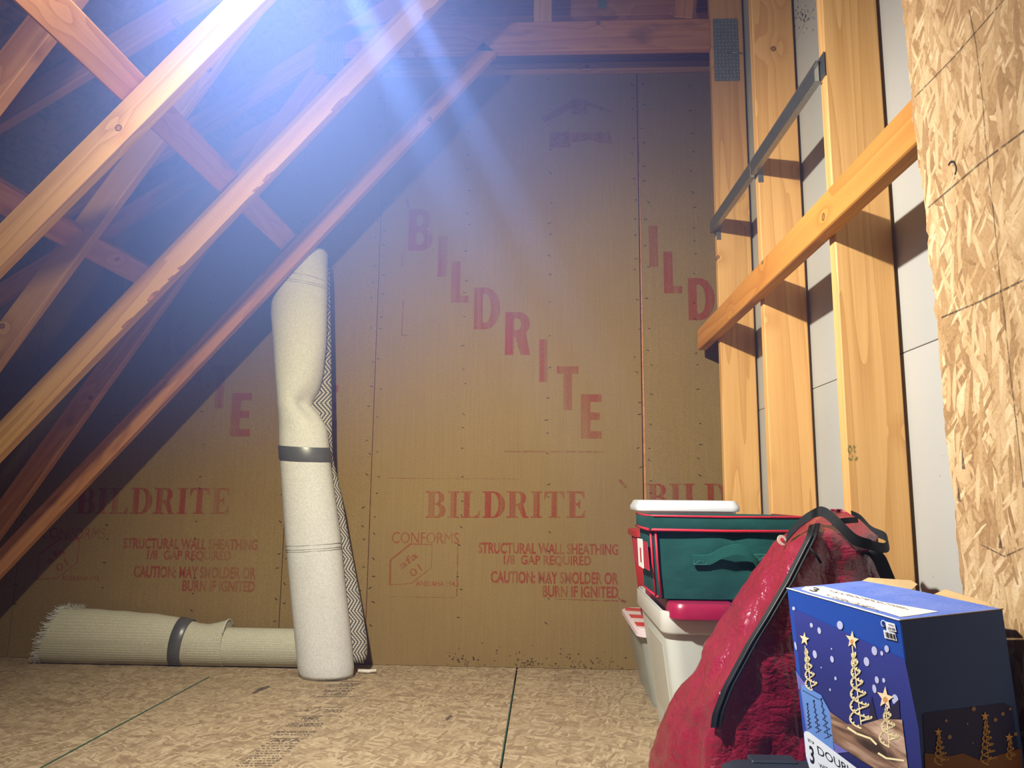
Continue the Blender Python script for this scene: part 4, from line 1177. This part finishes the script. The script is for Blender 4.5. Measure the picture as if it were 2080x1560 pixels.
# worn white edge and open flaps behind
child(tube('worn_edge', [bp(t, 0, 0)+V((0, 0, .0004*noise.noise(V((t*40, 0, 0))))) for t in [i/30 for i in range(31)]], .0012, plain('worn_card', (214, 222, 236), .8), None, 5), bx)
child(tube('worn_edge', [bp(0, t, 0) for t in [i/20 for i in range(21)]], .001, plain('frayed_card', (120, 110, 100), .8), None, 5), bx)
def flap(pts, name='cardboard_flap'):
    bm = bmesh.new(); f = bm.faces.new([bm.verts.new(q) for q in pts]); r = bmesh.ops.extrude_face_region(bm, geom=[f]); 
    for v in r['geom']:
        if isinstance(v, bmesh.types.BMVert): v.co += V((.002, .002, 0))
    child(obj(name, bm, KRAFT), bx)
flap([bp(1, .92, 0), bp(.62, 1.0, 0), bp(.6, 1.04, -.028), bp(.64, 1.03, -.045), bp(.97, .96, -.02)])
flap([bp(.45, 1.0, .0), bp(.06, 1.0, 0), bp(.1, 1.03, -.012), bp(.4, 1.05, -.03)])
# --- artwork on the tree side and the narrow side: shapes placed on the real card faces
NL = -brv; ND = -bl                  # outward normals
def onside(x, y, k=1): return onplane(x, y, A+NL*(.0006*k), NL)
def onend(x, y, k=1): return onplane(x, y, A+ND*(.0006*k), ND)
class Art(Print):
    def __init__(s, fn, k): super().__init__(); s.fn = fn; s.k = k
    def P(s, pts): s.poly([s.fn(x, y, s.k) for x, y in pts])
    def line(s, pts, w):
        for (a, b) in zip(pts, pts[1:]):
            dx, dy = b[0]-a[0], b[1]-a[1]; L = math.hypot(dx, dy) or 1; nx, ny = -dy/L*w/2, dx/L*w/2; ex, ey_ = dx/L*w*.2, dy/L*w*.2
            s.P([(a[0]-nx-ex, a[1]-ny-ey_), (b[0]-nx+ex, b[1]-ny+ey_), (b[0]+nx+ex, b[1]+ny+ey_), (a[0]+nx-ex, a[1]+ny-ey_)])
    def disc(s, x, y, rx, ry, tilt=0, n=14):
        s.P([(x+rx*math.cos(t)*math.cos(tilt)-ry*math.sin(t)*math.sin(tilt), y+rx*math.cos(t)*math.sin(tilt)+ry*math.sin(t)*math.cos(tilt)) for t in (2*math.pi*k/n for k in range(n))])
    def done(s, name, mat): o = s.build(name, mat, None); child(o, bx); return o
def flat(name, rgb): return plain(name, rgb, .45, 0, .35)
def grad_side(name, c0, c1, c2):
    s = N(name); c = s.n('NewGeometry').outputs['Position']; n_ = s.noise(c, 6, 3, .5)
    sp = s.n('SeparateXYZ'); s.t.links.new(c, sp.inputs[0])
    col = s.ramp(s.math('ADD', s.range(sp.outputs[2], A.z-.26, A.z, 0, 1), s.math('MULTIPLY', n_, .2)), [(.2, lin(c0)), (.6, lin(c1)), (1, lin(c2))])
    return s.fin(col, .45, None, .35)
NIGHT = grad_side('night_print', (38, 42, 100), (32, 46, 122), (50, 62, 148)); NIGHT2 = grad_side('night_print_end', (20, 32, 96), (24, 38, 104), (28, 44, 110))
a = Art(onside, 1); a.P([(1611, 1235), (1838, 1340), (1866, 1480), (1874, 1575), (1800, 1575), (1660, 1545), (1637, 1480)]); a.done('printed_scene', NIGHT)
a = Art(onside, 2); a.P([(1624, 1390), (1660, 1420), (1700, 1460), (1718, 1473), (1760, 1480), (1796, 1520), (1700, 1530), (1640, 1500)]); a.P([(1616, 1362), (1630, 1382), (1640, 1392), (1634, 1400), (1622, 1400)]); a.done('printed_far_snow', flat('lilac_print', (110, 108, 186)))
a = Art(onside, 2.4); a.P([(1766, 1452), (1770, 1412), (1778, 1450), (1782, 1462), (1780, 1480), (1762, 1478)]); a.P([(1806, 1440), (1826, 1420), (1828, 1460), (1806, 1460)]); a.done('printed_firs', flat('dark_fir_print', (30, 30, 66)))
a = Art(onside, 2.8); a.P([(1686, 1446), (1720, 1470), (1745, 1474), (1790, 1460), (1832, 1462), (1846, 1575), (1800, 1575), (1750, 1545), (1690, 1505)]); 
s = N('snow_print'); c = s.n('NewGeometry').outputs['Position']; n_ = s.noise(s.map(c, (10, 6, 40)), 1, 4, .6, .6)
a.done('printed_snow_bank', s.fin(s.ramp(n_, [(.34, lin((60, 46, 46))), (.5, lin((150, 116, 96))), (.66, lin((206, 176, 156)))]), .45, None, .35))
def tree(art, top, base, w, turns, lw):
    (x0, y0), (x1, y1) = top, base; m_ = 26*turns
    for ph in (0, math.pi):
        pts = []
        for i in range(m_+1):
            t = .1+.9*i/m_; x = x0+(x1-x0)*t; y = y0+(y1-y0)*t
            yy = y+w*.16*t*math.cos(2*math.pi*turns*(t**.75)+ph)
            pts.append((x+w*.5*t*math.sin(2*math.pi*turns*(t**.75)+ph), yy))
        art.line(pts, lw)
        for q in pts[::3]: art.disc(q[0]+.6*lw, q[1]-.6*lw, lw*.55, lw*.8, .4, 6)
    art.line([top, base], lw*.6)
def star(art, x, y, r, sh=0, kx=.72):
    art.P([(x+kx*(r if k % 2 == 0 else r*.42)*math.sin(math.pi*k/5), y-(r if k % 2 == 0 else r*.42)*math.cos(math.pi*k/5)+sh*kx*(r if k % 2 == 0 else r*.42)*math.sin(math.pi*k/5)) for k in range(10)])
GOLD = flat('lit_gold_print', (250, 236, 186)); STARM = flat('star_print', (246, 220, 180))
a = Art(onside, 3.4); tree(a, (1635, 1312), (1648, 1398), 24, 3, 2.4); tree(a, (1731, 1312), (1749, 1472), 46, 4, 3.2); tree(a, (1799, 1432), (1806, 1510), 44, 2, 3.2)
for pts in ([(1722, 1478), (1740, 1490), (1768, 1500), (1780, 1512)], [(1784, 1530), (1800, 1540), (1836, 1545)]): a.line(pts, 4)
a.done('printed_spiral_trees', GOLD)
a = Art(onside, 3.8); star(a, 1634, 1298, 14, .3); star(a, 1731, 1300, 19, .3); star(a, 1798, 1418, 24, .3); a.done('printed_stars', STARM)
a = Art(onside, 4.2); a.disc(1730, 1303, 3.2, 4.5); a.disc(1798, 1421, 4.5, 6); a.done('printed_star_hearts', flat('star_heart_print', (206, 150, 96)))
a = Art(onside, 2.2)
for x, y, rx, ry in ((1648, 1270, 3, 5), (1664, 1281, 3.5, 7), (1706, 1270, 6, 9), (1655, 1329, 4, 8.5), (1690, 1339, 3.5, 7), (1776, 1322, 5.5, 9.5), (1791, 1327, 3, 5), (1801, 1318, 4.5, 7.5), (1760, 1344, 5.5, 9.5), (1612, 1236, 3, 4), (1781, 1381, 4, 7.5), (1795, 1382, 3, 5), (1818, 1421, 6.5, 11), (1697, 1378, 2.2, 4), (1686, 1401, 1.6, 3), (1668, 1356, 1.2, 1.6), (1689, 1318, 1.4, 2), (1776, 1399, 4, 9), (1616, 1312, 2, 9)):
    a.disc(x, y, rx, ry, -.2)
a.done('printed_snowflakes', flat('snowflake_print', (186, 192, 232)))
a = Art(onside, 3.0); a.P([(1626, 1392), (1630, 1390), (1668, 1412), (1670, 1417), (1686, 1446), (1694, 1526), (1650, 1500), (1640, 1480)]); a.done('printed_size_panel', flat('light_blue_print', (98, 142, 214)))
a = Art(onside, 3.4)
for x0, y0, x1, y1, w in ((1640, 1432, 1645, 1480, 9), (1653, 1426, 1663, 1488, 12), (1668, 1422, 1683, 1500, 16)):
    pts = [(x0+(x1-x0)*t+w*.5*(.15+.85*t)*(1 if i % 2 else -1), y0+(y1-y0)*t) for i, t in enumerate([k/12 for k in range(13)])]
    a.line(pts, 1.3); a.line([(x0, y0), (x1, y1)], 1); a.disc(x0, y0-2, 2, 2.5)
a.line([(1630, 1402), (1664, 1421)], 1.2)
a.done('printed_size_sketches', flat('sketch_ink', (26, 36, 78)))
a = Art(onside, 4.0); a.P([(1633, 1490), (1635, 1485), (1642, 1486), (1760, 1575), (1660, 1580), (1644, 1560), (1637, 1535)]); a.done('printed_banner', flat('banner_white', (226, 234, 246)))
def side_text(art, txt, bold, o_, ex, ey2):   # o_: lower-left pixel, ex: vector along the line, ey2: vector up
    art.add(mesh_uv(text_mesh(txt, bold)), lambda u, v: art.fn(o_[0]+ex[0]*u+ey2[0]*v, o_[1]+ex[1]*u+ey2[1]*v, art.k))
a = Art(onside, 4.6); side_text(a, 'SET OF', .01, (1641, 1505), (13, 8), (-1, -6)); side_text(a, '3', .02, (1646, 1549), (9, 5), (-3, -36)); side_text(a, 'DOUBLE SPIRAL', 0, (1662, 1532), (150, 96), (-3, -18)); side_text(a, 'WITH', 0, (1664, 1558), (26, 14), (-2, -9)); a.done('printed_words', flat('black_print', (22, 24, 34)))
# stickers by the top corner
a = Art(onside, 3); a.P([(1798, 1262), (1817, 1267), (1821, 1284), (1801, 1281)]); a.P([(1794, 1279), (1818, 1286), (1822, 1302), (1797, 1296)]); a.disc(1794, 1266, 5, 7, -.2); a.done('price_stickers', flat('sticker_white', (232, 236, 244)))
a = Art(onside, 4); a.disc(1794, 1266, 3.6, 5.4, -.2); a.done('certification_mark', BLUEC)
a = Art(onside, 4.4); side_text(a, '19.99', .02, (1804, 1279), (14, 3), (-.8, -6)); a.line([(1804, 1268), (1815, 1271)], 1)
for k in range(9): 
    x = 1797.5+k*2.3; y = 1283+k*.6; a.line([(x, y), (x+2, y+11)], .6+.5*(k*7 % 3))
a.disc(1794, 1266, 1.6, 3); a.done('sticker_print', flat('sticker_black', (30, 32, 40)))
# top banner
nT = -bd
def ontop(x, y, k=1): return onplane(x, y, A+nT*(.0006*k), nT)
a = Art(ontop, 1); a.P([(1627, 1197), (1636, 1191), (1672, 1191), (1700, 1198), (1790, 1222), (1906, 1242), (1862, 1249), (1829, 1253), (1800, 1244), (1650, 1205)]); a.done('printed_top_banner', flat('top_banner_white', (228, 228, 220)))
a = Art(ontop, 2); side_text(a, 'CLEAR LIGHTS', 0, (1686, 1213), (100, 28), (-28, -9) if False else (-10, -7)); side_text(a, 'DOUBLE SPIRAL TREES', 0, (1692, 1203), (155, 36), (-8, -5)); side_text(a, '3', .02, (1643, 1199), (14, 4), (20, -6) if False else (10, -7)); a.done('printed_top_words', flat('top_black_print', (60, 60, 70)))
# narrow end
a = Art(onend, 1); a.P([(1874, 1452), (1880, 1448), (2040, 1428), (2056, 1436), (2075, 1570), (1882, 1575)]); a.done('printed_end_scene', NIGHT2)
a = Art(onend, 2); a.P([(1878, 1530), (1900, 1532), (1930, 1536), (1956, 1530), (1990, 1545), (2075, 1520), (2078, 1580), (1880, 1580)]); a.done('printed_end_snow', flat('end_snow_print', (120, 84, 60)))
a = Art(onend, 2.6); tree(a, (1906, 1490), (1912, 1550), 30, 3, 2.2); tree(a, (2001, 1458), (2008, 1548), 34, 4, 2.4); tree(a, (2050, 1500), (2054, 1540), 22, 2, 2); star(a, 1906, 1487, 9, 0, .9); star(a, 2001, 1455, 10, 0, .9); star(a, 2050, 1498, 10, 0, .9); a.done('printed_end_trees', flat('end_gold_print', (206, 168, 110)))
a = Art(onend, 2.2)
for x, y, r in ((1929, 1497, 4.5), (1978, 1440, 4.5), (2037, 1450, 4), (2052, 1440, 3), (2022, 1462, 4), (2063, 1491, 4), (1922, 1464, 3), (1965, 1470, 2), (1976, 1509, 1.6)): a.disc(x, y, r, r)
a.done('printed_end_flakes', flat('end_flake_print', (150, 130, 120)))
